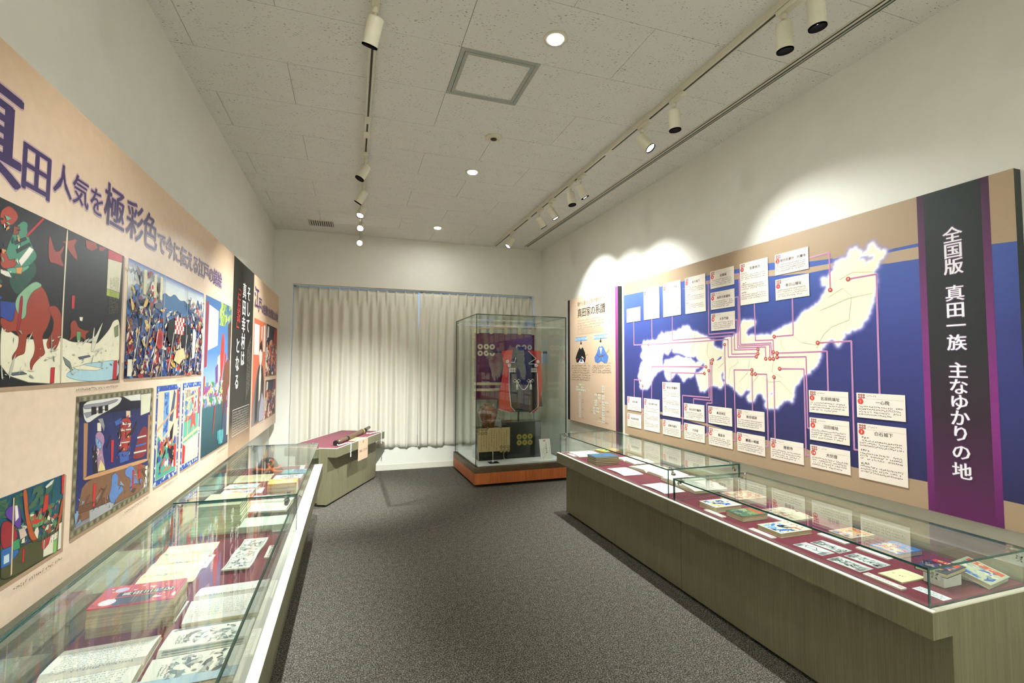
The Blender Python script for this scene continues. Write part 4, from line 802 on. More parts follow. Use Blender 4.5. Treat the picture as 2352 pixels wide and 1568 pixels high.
def open_book(label, x, y, z, rz, w, d, t, art=None, cover_c='#5b533a', paper='#f3efe2', name='open_book'):
    o = thing(name, label, 'book', (x, y, z), rz)
    MB().box(-w/2-.003, -d/2-.003, 0, w/2+.003, d/2+.003, .0018, 0, cover_c).build('cover', M['pr'], o)
    f = curve(w, t); n = 28; P = MB(); us = [-w/2+w*i/n for i in range(n+1)]
    for a, b in zip(us, us[1:]):
        za, zb = f(a), f(b)
        P.poly([(a, -d/2, za), (b, -d/2, zb), (b, d/2, zb), (a, d/2, za)], 0, paper)
        P.poly([(a, -d/2, .0018), (b, -d/2, .0018), (b, -d/2, zb), (a, -d/2, za)], 1, '#d9cfae'); P.poly([(b, d/2, .0018), (a, d/2, .0018), (a, d/2, za), (b, d/2, zb)], 1, '#d9cfae')
    P.poly([(-w/2, d/2, .0018), (-w/2, -d/2, .0018), (-w/2, -d/2, f(-w/2)), (-w/2, d/2, f(-w/2))], 1, '#d9cfae'); P.poly([(w/2, -d/2, .0018), (w/2, d/2, .0018), (w/2, d/2, f(w/2)), (w/2, -d/2, f(w/2))], 1, '#d9cfae')
    pg = P.build('pages', [M['pr'], M['pages']], o)
    A = Art(True, .0006, 3e-6); A.surf = f
    A.stroke([(0, -d/2), (0, d/2)], .0012, '#b9ad90', False, 0)
    if art: art(A, w, d)
    A.build('page_print', M['pr'], pg); return o
def sheet(label, x, y, z, rz, w, d, art=None, paper='#eceee6', name='paper_sheet', cat='paper', fold=None, t=.0012, bend=.006):
    o = thing(name, label, cat, (x, y, z), rz); n = 16; P = MB()
    f = fold or (lambda u: bend*(1-(2*u/w)**2)); us = [-w/2+w*i/n for i in range(n+1)]
    for a, b in zip(us, us[1:]):
        P.poly([(a, -d/2, t+f(a)), (b, -d/2, t+f(b)), (b, d/2, t+f(b)), (a, d/2, t+f(a))], 0, paper); P.poly([(a, d/2, f(a)), (b, d/2, f(b)), (b, -d/2, f(b)), (a, -d/2, f(a))], 0, paper)
        P.poly([(a, -d/2, f(a)), (b, -d/2, f(b)), (b, -d/2, t+f(b)), (a, -d/2, t+f(a))], 0, paper); P.poly([(b, d/2, f(b)), (a, d/2, f(a)), (a, d/2, t+f(a)), (b, d/2, t+f(b))], 0, paper)
    for u in (-w/2, w/2): P.poly([(u, -d/2, f(u)), (u, d/2, f(u)), (u, d/2, t+f(u)), (u, -d/2, t+f(u))], 0, paper)
    lf_ = P.build('leaf', M['pr'], o)
    if art: A = Art(True, t+.0004, 3e-6); A.surf = f; art(A, w, d); A.build('leaf_print', M['pr'], lf_)
    return o
def caption(label, x, y, rz=0, w=.14, d=.032, z=ZT, blue=False):
    o = thing('caption_plate', label, 'caption', (x, y, z), rz, 'small caption plates in the counters')
    MB().box(-w/2, -d/2, 0, w/2, d/2, .006, 0, '#e3ddcf', '#f1ebe0').build('plate', M['pr'], o, False); pl_ = o.children[0]
    A = Art(True, .0063)
    A.coins(-w/2+.008, .005, .0055, .006, .0024, '#b3333a', '#f1ebe0'); A.coins(w/2-.019, .005, .0055, .006, .0024, '#b3333a', '#f1ebe0')
    A.lines(-w/2+.034, .006, w/2-.032, 1, .012, '#5a524c', .0085); A.build('plate_print', M['pr'], pl_)
def textlines(n=14, col='#5d6a6a', m=.012):
    def fn(A, w, d):
        for sgn in (-1, 1):
            u0, u1 = (-w/2+m, -.012) if sgn < 0 else (.012, w/2-m)
            for k in range(int((u1-u0)/.0105)): A.lines(u0+k*.0105, d/2-m, u0+k*.0105+(d-2*m), 1, .01, col, .0062, True)
    return fn
def faint(A, w, d): textlines(8, '#c9cabc', .02)(A, w, d)
def grey_art(A, w, d):
    r = random.Random(4)
    for sgn in (-1, 1):
        u0, u1 = (-w/2+.014, -.012) if sgn < 0 else (.012, w/2-.012)
        A.stroke([(u0, -d/2+.012), (u1, -d/2+.012), (u1, d/2-.012), (u0, d/2-.012)], .009, '#8fa09c', True, 0)
        A.confetti(u0+.015, -d/2+.03, u1-.015, d/2-.05, 60, ['#7d8a86', '#aab4ae', '#4a5553', '#d5d8d0'], .003, .011, r); A.lines(u0+.03, d/2-.03, u0+.09, 4, .009, '#6f7a78', .006)
COMIC = ['#2d56a8', '#d6472f', '#f0d35a', '#f1ead6', '#e58a3a', '#1f2230', '#4f9a6a', '#7fb2dc', '#e9c2a8']
def comic(bg, pal, seed, title=None, n=60):
    def fn(A, w, d):
        r = random.Random(seed); A.rect(-w/2+.003, -d/2+.003, w/2-.003, d/2-.003, bg)
        A.confetti(-w/2+.008, -d/2+.008, w/2-.008, d/2*.5, n, pal, .004, .020, r)
        if title: A.rect(-w/2+.01, d/2-.045, w/2-.01, d/2-.012, title[0]); A.lines(-w/2+.016, d/2-.014, w/2-.014, 1, .03, title[1], .024)
    return fn
R, Lf = -90, 90
ORD = 'bottom second third fourth fifth sixth seventh eighth ninth tenth eleventh twelfth thirteenth fourteenth fifteenth sixteenth seventeenth eighteenth nineteenth'.split()
def nth(k): return 'bottom one' if k == 0 else ORD[k]+' from the bottom'
# --- right, far cover
open_book('thin white open booklet beside a caption plate at the far end of the map counter', 2.068, 4.028, ZT, R-2, .25, .24, .012, faint)
caption('caption plate beside the thin white open booklet', 1.925, 4.02, R)
book('small yellow illustrated book behind the blue-topped pile', 2.315, 4.047, ZT, R+8, .15, .20, .026, '#c9a93f', comic('#d9bf5a', ['#3f8a5a', '#d9732f', '#efe0a0', '#6a8f3f'], 41))
for k in range(5):
    top = k == 4
    book('blue-covered topmost book of the thread-bound pile on the map side' if top else 'brown-edged book, %s, in the thread-bound pile under a blue cover' % nth(k), 2.02+.002*(k % 2), 3.62+.002*(k % 3), ZT+k*.0141, R-1+k*.4, .15, .215, .0138, '#4a6a8c' if top else '#6a6038', None, True, 'thread-bound pile on the map side')
open_book('white open book between the blue-topped pile and the map wall', 2.328, 3.63, ZT, R+3, .30, .20, .017, faint)
sheet('single pale printed sheet lying nearest the blue-topped pile', 2.028, 3.298, ZT, R, .26, .168, lambda A, w, d: textlines(6, '#bcc4b8', .015)(A, w, d))
open_book('wide white open book with curled dark cover edge in the middle of the far cover', 2.262, 3.20, ZT, R+5, .43, .22, .022, faint, '#4b4632')
sheet('single pale sheet lying in front of the thick open book', 2.0, 2.775, ZT, R+2, .25, .165, lambda A, w, d: textlines(6, '#bcc4b8', .015)(A, w, d))
open_book('thick white open book with dark cover at the join of the two glass covers', 2.238, 2.768, ZT, R-3, .385, .25, .034, faint, '#3d3a2a')
# --- right, near cover
book('white comic book with blue and yellow figures and an orange spine', 2.04, 2.29, ZT, R, .14, .18, .030, '#e9e4d4', comic('#efe9da', ['#2d56a8', '#f0d35a', '#1f2230', '#7fb2dc', '#e9c2a8'], 51, ('#efe9da', '#cf4a35')), True, None, '#b5702f')
book('old green book with a red title bar', 2.053, 2.105, ZT, R, .122, .17, .030, '#4f6a52', comic('#55705a', ['#3f5468', '#7c8f5a', '#2c3f3c', '#9aa37a'], 52, ('#b5553a', '#c9745a')), True, None, '#a58a4c')
book('cream comic book crowded with blue and red figures', 2.064, 1.877, ZT, R, .143, .198, .021, '#ddd6b4', comic('#e6dfc0', ['#2d6ab0', '#cf4030', '#1f2230', '#7fb2dc', '#efe4c4'], 53, ('#e6dfc0', '#cf4a35'), 80), True, None, '#a9793a')
book('thick pale book with a faded red band close to the map wall', 2.30, 2.384, ZT, R-2, .165, .205, .03, '#d8cfae', comic('#ddd5b6', ['#c9bfa0', '#b5a27a', '#d67a60'], 54, ('#d98a6c', '#e8d9c0')), True, None, '#8a6a3a')
open_book('small cream open booklet of drawn figures behind the green book', 2.295, 2.07, ZT, R, .21, .155, .016, lambda A, w, d: A.confetti(-w/2+.01, -d/2+.01, w/2-.01, d/2-.01, 60, ['#b7ab86', '#7f7a64', '#c9735a', '#6a7fae', '#d9cda6'], .003, .012, random.Random(9)), '#b5a87c', '#e4dab6')
book('comic book with orange and white swirls near the wall, before the blue one', 2.305, 1.714, ZT, R, .114, .16, .02, '#d6cda8', comic('#dfd6b4', COMIC, 55, ('#e07a3a', '#e8d9b0'), 80), True, None, '#8a6a3a')
book('bright blue comic book with an orange title near the wall', 2.306, 1.517, ZT, R, .122, .158, .02, '#3f74b8', comic('#4a82c4', ['#efe4c4', '#d6a88a', '#e0d2b0', '#c9756a'], 56, ('#4a82c4', '#e8a03a'), 50), True, None, '#8a6a3a')
PH = [(1.990, 1.657, 'small black-and-white photograph of a plough-like outline'), (2.088, 1.652, 'small black-and-white photograph of a hillside crowd'), (1.981, 1.486, 'small black-and-white photograph of a dark slope'), (2.089, 1.49, 'small black-and-white photograph of dense trees')]
for k, (x, y, s) in enumerate(PH):
    def ph(A, w, d, k=k):
        r = random.Random(60+k); A.grad(-w/2+.003, -d/2+.003, w/2-.003, d/2-.003, [(0, '#8d9290'), (.4, '#6a6f6e'), (.6, '#b9bdba'), (1, '#c9ccc8')])
        if k == 0: A.stroke([(-.04, .01), (.0, .02), (.02, -.005), (-.03, -.012)], .003, '#2c302f', True); A.stroke([(.01, -.02), (.05, .0), (.06, .02)], .004, '#2c302f')
        else: A.confetti(-w/2+.004, -d/2+.012, w/2-.004, d/2-.02, 90, ['#2c302f', '#4a4f4e', '#7d8280', '#a9adaa'], .002, .008, r)
    sheet(s, x, y, ZT, R+3, .138, .083, ph, '#d3d6d2', 'photograph', 'photograph', None, .0008, .0008)
sheet('pale yellow thin booklet with faint title beside the photographs', 2.06, 1.336, ZT, R, .088, .134, lambda A, w, d: (A.lines(-w/2+.02, .03, w/2-.01, 1, .02, '#b9b58c', .006), A.lines(-w/2+.015, -.005, w/2-.012, 1, .03, '#6f6a52', .011)), '#e6e2b4', 'booklet', 'booklet', None, .005, .002)
for (x, y, s) in ((1.928, 2.207, 'in front of the white comic book'), (1.924, 1.878, 'in front of the cream comic book of crowded figures'), (2.188, 2.043, 'between the green book and the cream open booklet'), (2.19, 1.718, 'in front of the orange and white comic book'), (2.192, 1.531, 'in front of the bright blue comic book'), (1.944, 1.324, 'in front of the pale yellow booklet')):
    caption('caption plate '+s, x, y, R)
sheet('white paper note with three printed lines at the near end of the map counter', 2.011, 1.205, ZT, R, .10, .046, lambda A, w, d: A.lines(-w/2+.006, d/2-.006, w/2-.006, 3, .012, '#4a5258', .0085), '#eef3f4', 'paper_note', 'paper', None, .0006, .001)
st = thing('book_rest', 'small low clear block holding up the leaning comic', 'stand', (2.15, 1.25, ZT), R)
MB().box(-.035, -.05, 0, .035, .05, .045).build('block', M['white'], st, False, .003)
book('dark comic book with red and blue cover lying raised on a rest', 2.15, 1.255, ZT+.046, R+8, .10, .15, .016, '#3a3a44', comic('#3d4152', ['#c9472f', '#d6cba6', '#2c4a94', '#8a8f7a', '#1f2230'], 57, ('#c9472f', '#e8d9b0'), 60))
book('comic book with a blue-clad figure leaning on its rest at the near end', 2.315, 1.228, ZT+.0195, R+8, .13, .165, .018, '#b9c4b4', comic('#c4c8ac', ['#2f5fae', '#2f5fae', '#e6ddc4', '#7d9a9c', '#a9b59a'], 58, ('#cc5a3a', '#e8d2b8'), 40), True, None, '#7a5a34', 'book', (0, math.radians(15)))
wd = thing('book_rest', 'thin wedge under the leaning comic with the blue-clad figure', 'stand', (2.315, 1.236, ZT), R+8)
MB().prism([(-.05, 0), (.03, 0), (-.05, .0175)], -.05, .05, 0, None, 'y').build('wedge', M['white'], wd)
# --- left, near cover
open_book('handwritten open book, white pages with grey-blue lines, beside the picture wall', -.632, 1.575, ZT, Lf+3, .30, .228, .022, textlines(14, '#9aa7ae', .02), '#a9a48c')
open_book('open book of grey line drawings with a blue paper band', -.385, 1.60, ZT, Lf+2, .31, .225, .022, grey_art, '#c3bda4', '#efeede')
sheet('pale blue paper band across the book of grey line drawings', -.392, 1.468, ZT+.004, Lf+2, .05, .25, None, '#a9c4d0', 'paper_band', 'paper', lambda u: .012, .001)
def redart(A, w, d):
    A.rect(-w/2+.002, -d/2+.002, w/2-.002, d/2-.002, '#c9404f'); r = random.Random(71)
    A.confetti(-w/2+.004, -d/2+.004, w/2-.004, d/2-.004, 70, ['#f1e6e4', '#e8d3d6', '#8a4a86', '#c9404f'], .002, .007, r)
    A.rect(-.012, -d/2+.02, .018, d/2-.05, '#26262c'); A.text('真田三代記', .003, d/2-.075, .024, '#f1ece4', .02, .028, True)
    A.poly([(-w/2+.004, -.04), (-.02, -.05), (-.02, .06), (-w/2+.004, .05)], '#36404c'); A.disc(-.045, d/2-.04, .022, '#e9e4ee'); A.disc(.04, d/2-.05, .018, '#d3c3dd')
for k in range(20):
    top = k == 19; rr = random.Random(80+k)
    book('red-patterned topmost booklet of the tall pile beside the picture wall' if top else 'frayed buff booklet, %s, in the pile under a red-patterned cover' % nth(k), -.632+.003*(rr.random()-.5), 1.878+.003*(rr.random()-.5), ZT+k*.0043, Lf+2+1.4*(rr.random()-.5), .152, .222, .0041, '#c9404f' if top else rr.choice(('#b5a67a', '#a9996c', '#c2b489')), redart if top else None, True, 'buff booklet pile beside the picture wall', None, 'booklet')
open_book('thick white open book with heavy cream page edges by the aisle', -.378, 1.888, ZT, Lf+2, .255, .218, .042, faint, '#d6caa0', '#f6f4ec')
def mapart(A, w, d):
    r = random.Random(77); A.rect(-w/2+.006, -d/2+.006, w/2-.006, d/2-.006, '#e3dfb8'); A.confetti(-w/2+.008, -d/2+.008, w/2-.008, d/2-.008, 260, ['#d8d38f', '#b9cf9c', '#8db7cc', '#efcf98', '#cddab4', '#e6b98c', '#f1ecc8'], .004, .018, r)
    for k in (-1, 0, 1): A.stroke([(k*w/4, -d/2), (k*w/4, d/2)], .0012, '#b9b28c', False, 0)
sheet('unfolded pastel map sheet with fold lines beside the picture wall', -.655, 2.335, ZT, Lf+1, .43, .198, mapart, '#ece6c4', 'map_sheet', 'map', lambda u: .004+.003*math.cos(u*2*math.pi/.11))
def manga(A, w, d):
    r = random.Random(78)
    for k in range(3):
        a = -w/2+.006+k*(w-.012)/3; A.stroke([(a+.004, -d/2+.008), (a+w/3-.010, -d/2+.008), (a+w/3-.010, d/2-.008), (a+.004, d/2-.008)], .0014, '#6f7672', True, 0); A.confetti(a+.008, -d/2+.012, a+w/3-.014, d/2-.012, 45, ['#5a615e', '#a4aba6', '#d8dbd2', '#7d8480'], .002, .010, r)
sheet('folded strip of black-and-white comic panels by the aisle', -.415, 2.36, ZT, Lf-3, .345, .10, manga, '#eeeede', 'comic_strip', 'booklet', lambda u: .006+.004*math.cos(u*2*math.pi/.22), .006)
for (x, y, s) in ((-.556, 2.324, 'between the pastel map and the comic strip'), (-.533, 1.89, 'between the red-topped pile and the thick open book'), (-.322, 2.364, 'on the aisle side of the comic strip'), (-.268, 1.972, 'on the aisle side of the thick white open book'), (-.266, 1.622, 'on the aisle side of the line-drawing book')):
    caption('caption plate '+s, x, y, Lf)
# --- left, far cover
for k in range(10):
    rr = random.Random(90+k); top = k == 9
    book('topmost book of the tall pale thread-bound pile' if top else 'pale thread-bound book, %s, in the tall pale pile' % nth(k), -.612+.006*(rr.random()-.5), 2.835+.012*(rr.random()-.5)+.004*k, ZT+k*.0122, Lf+2*(rr.random()-.5), .30-.006*k, .215-.003*k, .0115, '#c9c6a2' if k % 2 else '#bdb994', None, True, 'tall pile of pale thread-bound books')
br = thing('book_rest', 'low dark wedge under the tilted white open book', 'stand', (-.42, 3.0, ZT), Lf)
MB().prism([(-.10, 0), (.10, 0), (.10, .045), (-.10, .022)], -.10, .10, 0, None, 'y').build('wedge', M['lacquer'], br)
ob = open_book('white open book tilted up on a dark wedge beside the tall pale pile', -.42, 3.0, ZT+.044, Lf-8, .235, .23, .014, faint, '#c9c4a8'); ob.rotation_euler = (0, -.10, math.radians(Lf-8))
book('thin pale green book by the aisle at the join of the covers', -.392, 2.744, ZT, Lf-1, .155, .245, .028, '#c6cdb4', lambda A, w, d: A.rect(-w/2+.004, -d/2+.004, w/2-.004, d/2-.004, '#cdd5c0'))
sheet('small white note with dark writing by the aisle', -.325, 2.688, ZT, Lf, .09, .066, lambda A, w, d: A.lines(-w/2+.008, d/2-.008, w/2-.01, 3, .018, '#4f5a5e', .012), '#f1f3f0', 'paper_note', 'paper', None, .0006, .001)
book('white and blue comic book behind the tall pale pile, farther one', -.662, 3.555, ZT, Lf-6, .118, .19, .03, '#e9e4cf', comic('#e9ead6', ['#7fc0c4', '#a8d0cc', '#e2c07a', '#efe8d0'], 61), True, None, '#c08a4a')
book('colourful blue and orange comic book, nearer the tall pale pile', -.66, 3.405, ZT, Lf, .13, .176, .03, '#efe6d0', comic('#efe3d2', ['#2d7ac0', '#d96a5a', '#f2ead8', '#e59a4a', '#7fc0dc'], 62), True, None, '#d08a4a')
for k in range(6):
    top = k == 5
    book('orange-covered topmost volume of the small cream book pile' if top else 'cream volume, %s, in the small pile under an orange cover' % nth(k), -.405, 3.415+.004*(k % 2), ZT+k*.0128, Lf-1+k*.6, .15, .168, .0125, '#d9a24a' if top else '#e3dbc0', comic('#e2b45a', ['#d9732f', '#efe0b8', '#c94a3a', '#7fb0c8', '#f2d98a'], 63) if top else None, True, 'small cream book pile by the aisle')
sheet('pale certificate sheet with cream border beside the picture wall', -.651, 3.908, ZT, Lf, .24, .23, lambda A, w, d: (A.rect(-w/2+.03, -d/2+.02, w/2-.03, d/2-.02, '#f3f1e4'), [A.lines(-w/2+.05+k*.02, d/2-.03, -w/2+.05+k*.02+d-.07, 1, .01, '#9a9a84', .008, True) for k in range(7)]), '#e4dcb0', 'certificate_sheet', 'paper')
book('white magazine with an orange edge in front of the teal book', -.42, 3.82, ZT, Lf-4, .13, .185, .016, '#efe9e0', comic('#e9eef0', ['#4a7ac0', '#efe6da', '#d9a080', '#8fb0d0'], 64), True, None, '#e08a4a')
book('teal and blue picture book near the end of the picture-side counter', -.385, 3.99, ZT, Lf-6, .14, .19, .018, '#4f9a94', comic('#5aa3a8', ['#3f6fa8', '#7fc4b4', '#d9e6e0', '#2f5a8c'], 65), True, None, '#3f7a78')
for (x, y, s) in ((-.55, 3.511, 'between the blue comic books and the cream book pile'), (-.291, 3.951, 'on the aisle side of the teal picture book'), (-.30, 3.656, 'on the aisle side of the white magazine'), (-.30, 3.358, 'on the aisle side of the cream book pile'), (-.36, 4.20, 'at the far end of the picture-side counter')):
    caption('caption plate '+s, x, y, Lf)
hc = thing('cord_bound_helmet', 'small black helmet tied with thick orange cord at the end of the counter', 'helmet', (-.60, 4.14, ZT+.001), 20)
MB().lathe([(.075, 0), (.082, .02), (.074, .035), (.066, .06), (.05, .085), (.025, .1), (.004, .104)], 28).build('bowl', M['lacquer'], hc, True)
MB().lathe([(.105, .002), (.108, .008), (.082, .03), (.078, .026)], 28).build('neck_guard', M['lacquer'], hc, True)
def loop(cx, cz, rx, rz_, n=22, ph=0, y0=.0): return [(cx+rx*math.cos(2*math.pi*k/n+ph), y0+.085*math.cos(2*math.pi*k/n*.5), cz+rz_*math.sin(2*math.pi*k/n+ph)) for k in range(n+1)]
MB().tube([(.085*math.cos(a*.3), .085*math.sin(a*.3), .028+.002*(a % 2)) for a in range(22)], .008, 8).build('cord', M['ocord'], hc, True)
MB().tube([(.0, -.09, .03), (.02, -.10, .075), (.0, -.105, .105), (-.025, -.10, .075), (-.005, -.10, .035), (.03, -.115, .014), (.07, -.125, .010), (.11, -.12, .010)], .0085, 8).build('cord_knot', M['ocord'], hc, True)

# ------------------------------------------------------------------ corner table with chained staff
ang = math.degrees(math.atan2(1.156, .526))          # direction of its long front edge
tb = thing('corner_table', 'olive corner table topped with burgundy felt, standing askew before the curtain', 'table', (-.126, 5.066, 0), ang)
TL, TD = 1.27, .56                                    # local x = along the front edge, y = towards the curtain
MB().box(.02, .12, 0, TL-.02, TD-.12, .022).build('toe_kick', M['black'], tb)
MB().box(.0, .095, .022, TL-.03, .194, .486).box(.05, .194, .022, TL-.03, TD-.1, .486).build('body', M['lam'], tb)
MB().box(0, 0, .486, TL, .1945, .572).box(.022, .1945, .486, TL, TD, .572).build('apron', M['lam'], tb)
MB().box(0, 0, .572, TL, .006, .577).box(0, .006, .572, .006, .1945, .577).box(.022, .1945, .572, .028, TD, .577).box(TL-.006, .006, .572, TL, TD, .577).box(.028, TD-.006, .572, TL-.006, TD, .577).build('edging', M['edging'], tb)
MB().box(.006, .006, .572, TL-.006, .1945, .576).box(.028, .1945, .572, TL-.006, TD-.006, .576).build('felt', M['felt'], tb)
def onT(x, y, z=.576): 
    c, s = math.cos(math.radians(ang)), math.sin(math.radians(ang)); return (-.126+c*x-s*y, 5.066+s*x+c*y, z)
sf = thing('wooden_scabbard', 'long brown wooden scabbard and dark grip lying across the corner table', 'scabbard', onT(.16, .09), ang+3.5)
MB().tube([(0, 0, .027), (.12, 0, .027), (.5, .012, .028), (.72, .016, .030), (.80, .018, .032)], [.024, .022, .026, .030, .029], 16).build('sheath', M['wooddark'], sf, True)
MB().tube([(.80, .018, .032), (.818, .018, .033)], .034, 18).build('guard', M['bamboo'], sf)
MB().tube([(.818, .018, .033), (.92, .02, .040), (1.06, .022, .050)], [.020, .021, .019], 14).build('grip', M['lacquer'], sf, True)
for x in (0, .3): MB().tube([(x-.006, .0, .027), (x+.016, 0, .027)], .0268, 16).build('band', M['black'], sf)
def chain(label, pts, n):
    t = thing('display_chain', label, 'chain', pts[0], 0, 'white chains on the corner table')
    P = [Vector(p)-Vector(pts[0]) for p in pts]; seg = []
    tot = sum((b-a).length for a, b in zip(P, P[1:])); 
    for i in range(n):
        d = tot*(i+.5)/n
        for a, b in zip(P, P[1:]):
            l = (b-a).length
            if d <= l: seg.append((a+(b-a)*(d/l), (b-a).normalized())); break
            d -= l
    for i, (c, d) in enumerate(seg):
        e = (d.cross(Vector((0, 0, 1))) if abs(d.z) < .9 else Vector((math.cos(math.radians(ang)), math.sin(math.radians(ang)), 0))).normalized(); g = d.cross(e); q = e if i % 2 else g; r = tot/n*.62
        MB().tube([c+r*math.cos(k*math.pi/4)*d+r*.55*math.sin(k*math.pi/4)*q for k in range(9)], .0028, 5, 0, False).build('link', M['cord'], t, True)
chain('white chain hanging over the table edge beside the scabbard tip', [onT(.16, .075, .586), onT(.12, .04, .586), onT(.22, .03, .586), onT(.30, .012, .586), onT(.305, -.006, .584), onT(.305, -.006, .44)], 26)
chain('white chain trailing from the dark grip over the table edge', [onT(.96, .10, .59), onT(.98, .06, .586), onT(1.08, .045, .586), onT(1.15, .012, .586), onT(1.155, -.006, .584), onT(1.155, -.006, .44)], 24)
def slip(A, w, d): A.lines(-w/2+.02, d/2-.02, w/2-.03, 1, .03, '#4a3f33', .018); A.lines(-w/2+.02, d/2-.05, w/2-.03, 3, .018, '#a08a70', .01)
o_ = onT(.60, .08); sheet('tan notice sheet lying flat beside the scabbard', o_[0], o_[1], .5765, ang, .27, .115, slip, '#d6b78e', 'notice_sheet', 'paper', None, .001, .0)
o_ = onT(.62, -.0005, .40); tg = thing('hanging_notice', 'tan notice card hanging from the front edge of the corner table', 'notice', o_, ang)
MB().box(-.125, -.006, -.045, .125, -.0015, .176, 0, '#cfae92').box(-.125, -.006, .176, .125, .03, .1785, 0, '#e3dccb').build('card', M['pr'], tg)
A = Art(base=.0062); A.coins(-.012, .155, .0125, .0125, .0055, '#6f4a3c', '#cfae92'); A.text('お試しください', -.09, .055, .032, '#4a3a30', .015, .031); A.build('card_print', M['pr'], tg)

# ------------------------------------------------------------------ curtains
rl = thing('curtain_rail', 'slim curtain rail at the head of the window recess', 'rail', (.9, YB+.045, WZ-.014))
MB().box(-1.62, -.008, 0, 1.62, .012, .0135).build('rail', M['cream'], rl)
def curtain(x0, x1, n, seed, label, anchor, dy):
    r = random.Random(seed); W_ = x1-x0; z0, z1 = .305, 2.392; H_ = z1-z0
    t = thing('curtain', label, 'curtain', ((x0+x1)/2, YB+.048+dy, z0)); B = MB(); s = W_/n; NX = n*14; NZ = 34
    amp = [.7+.6*r.random() for _ in range(n+2)]; ph = [.35*(r.random()-.5) for _ in range(n+2)]; hem = [.012*(r.random()-.5) for _ in range(n+2)]
    idx = []
    for j in range(NZ+1):
        z = H_*j/NZ; q = z/H_; row = []
        for i in range(NX+1):
            u = i/14; k = min(n-1, int(u)); fr = u-k
            a = amp[k]*(1-fr)+amp[k+1]*fr; p = ph[k]*(1-fr)+ph[k+1]*fr
            low = -.026*a*math.cos(2*math.pi*(u+p*(1-q)))-.024*a*math.cos(math.pi*(u*.86+2*p))*(1-q)
            d = abs(fr-.5); pin = -.030*math.exp(-(d/.09)**2)
            hd = max(0, min(1, (q-.90)/.06)); y = low*(1-hd)*(.75+.25*(1-q))+pin*hd*(1.0 if q < .985 else .8)
            if .88 < q < .95: y += -.010*math.exp(-(d/.16)**2)
            zz = z+(hem[k]*(1-fr)+hem[k+1]*fr)*(1-q)**3+(.006*math.cos(2*math.pi*u)*(1-q)**6)
            xx = -W_/2+W_*i/NX; row.append(B.pt((xx+(xx-anchor*W_/2)*.0085*min(1, max(0, (1-q)-.03)*3.2)+.010*math.sin(2*math.pi*u+seed)*(1-q)*a*.6, y, zz)))
        idx.append(row)
    for j in range(NZ):
        for i in range(NX): B.f.append([idx[j][i], idx[j][i+1], idx[j+1][i+1], idx[j+1][i]]); B.m.append(0); B.c.append(None)
    c = B.build('cloth', M['curtain'], t, True); so = c.modifiers.new('thick', 'SOLIDIFY'); so.thickness = .0015
    hk = MB().tube([(0, -.004, H_-.03), (0, -.004, H_+.012)], .002, 5).mesh('hook', M['white'])
    for k in range(n): place(hk, 'hook', t, (-W_/2+(k+.5)*s, 0, 0))
curtain(WX0+.010, .846, 13, 5, 'pale pleated curtain on the side of the picture wall', -1, .006)
curtain(.862, WX1-.012, 14, 8, 'pale pleated curtain behind the tall showcase', 1, -.006)

# ------------------------------------------------------------------ tall showcase
CR = 1.0; CX, CY = 1.352, 5.382
sc = thing('tall_showcase', 'tall free-standing glass showcase on a reddish wood base with castors', 'showcase', (CX, CY, 0), CR)
CW, CD = 1.215, 1.115
for x in (.1, CW-.1):
    for y in (.1, CD-.1): MB().tube([(x-.012, y, .02), (x+.012, y, .02)], .02, 14).box(x-.02, y-.02, .03, x+.02, y+.02, .045).build('castor', M['black'], sc)
MB().box(0, 0, .035, CW, CD, .162).build('base', M['orange'], sc); MB().box(0, 0, .162, CW, CD, .228).build('trim', M['brown'], sc, False, .003)
GX0, GY0, GX1, GY1, GZ = .022, .040, 1.175, 1.098, 2.0
MB().box(GX0+.03, GY0+.012, .228, GX1-.03, GY1-.03, .250).build('deck', M['white'], sc, False, .002)
def spane(a, b, c, d, e, f, n):
    m = MB().box(a, b, c, d, e, f); dx, dy, dz = d-a, e-b, f-c; mn = min(dx, dy, dz); big = (0, 1) if mn == dz else ((3, 5) if mn == dx else (2, 4))
    m.m = [0 if k in big else 1 for k in range(6)]; m.build(n, [M['glass'], M['gedge']], sc)
G = .006
spane(GX0, GY0, .228, GX1, GY0+G, GZ-G-.0005, 'glass_pane'); spane(GX0, GY1-G, .228, GX1, GY1, GZ-G-.0005, 'glass_pane')
spane(GX0, GY0+G+.0005, .228, GX0+G, GY1-G-.0005, GZ-G-.0005, 'glass_pane'); spane(GX1-G, GY0+G+.0005, .228, GX1, GY1-G-.0005, GZ-G-.0005, 'glass_pane'); spane(GX0, GY0, GZ-G, GX1, GY1, GZ, 'glass_top')
for (x, y) in ((GX0, GY0), (GX1, GY0), (GX1, GY1), (GX0, GY1)): MB().box(x-.0035, y-.0035, .228, x+.0035, y+.0035, GZ+.0005).build('corner_seal', M['black'], sc)
MB().box(GX0, GY0-.003, GZ, GX1, GY0+.003, GZ+.004).box(GX0-.003, GY0, GZ, GX0+.003, GY1, GZ+.004).box(GX1-.003, GY0, GZ, GX1+.003, GY1, GZ+.004).box(GX0, GY1-.003, GZ, GX1, GY1+.003, GZ+.004).build('top_seal', M['black'], sc)
MB().box(GX0+.008, GY1-.03, GZ-.055, GX1-.008, GY1-.008, GZ-.035).build('back_rail', M['chrome'], sc)
MB().box(GX0+.007, GY1-.028, .25, GX0+.03, GY1-.008, GZ-.01).build('hinge_post', M['brown'], sc)

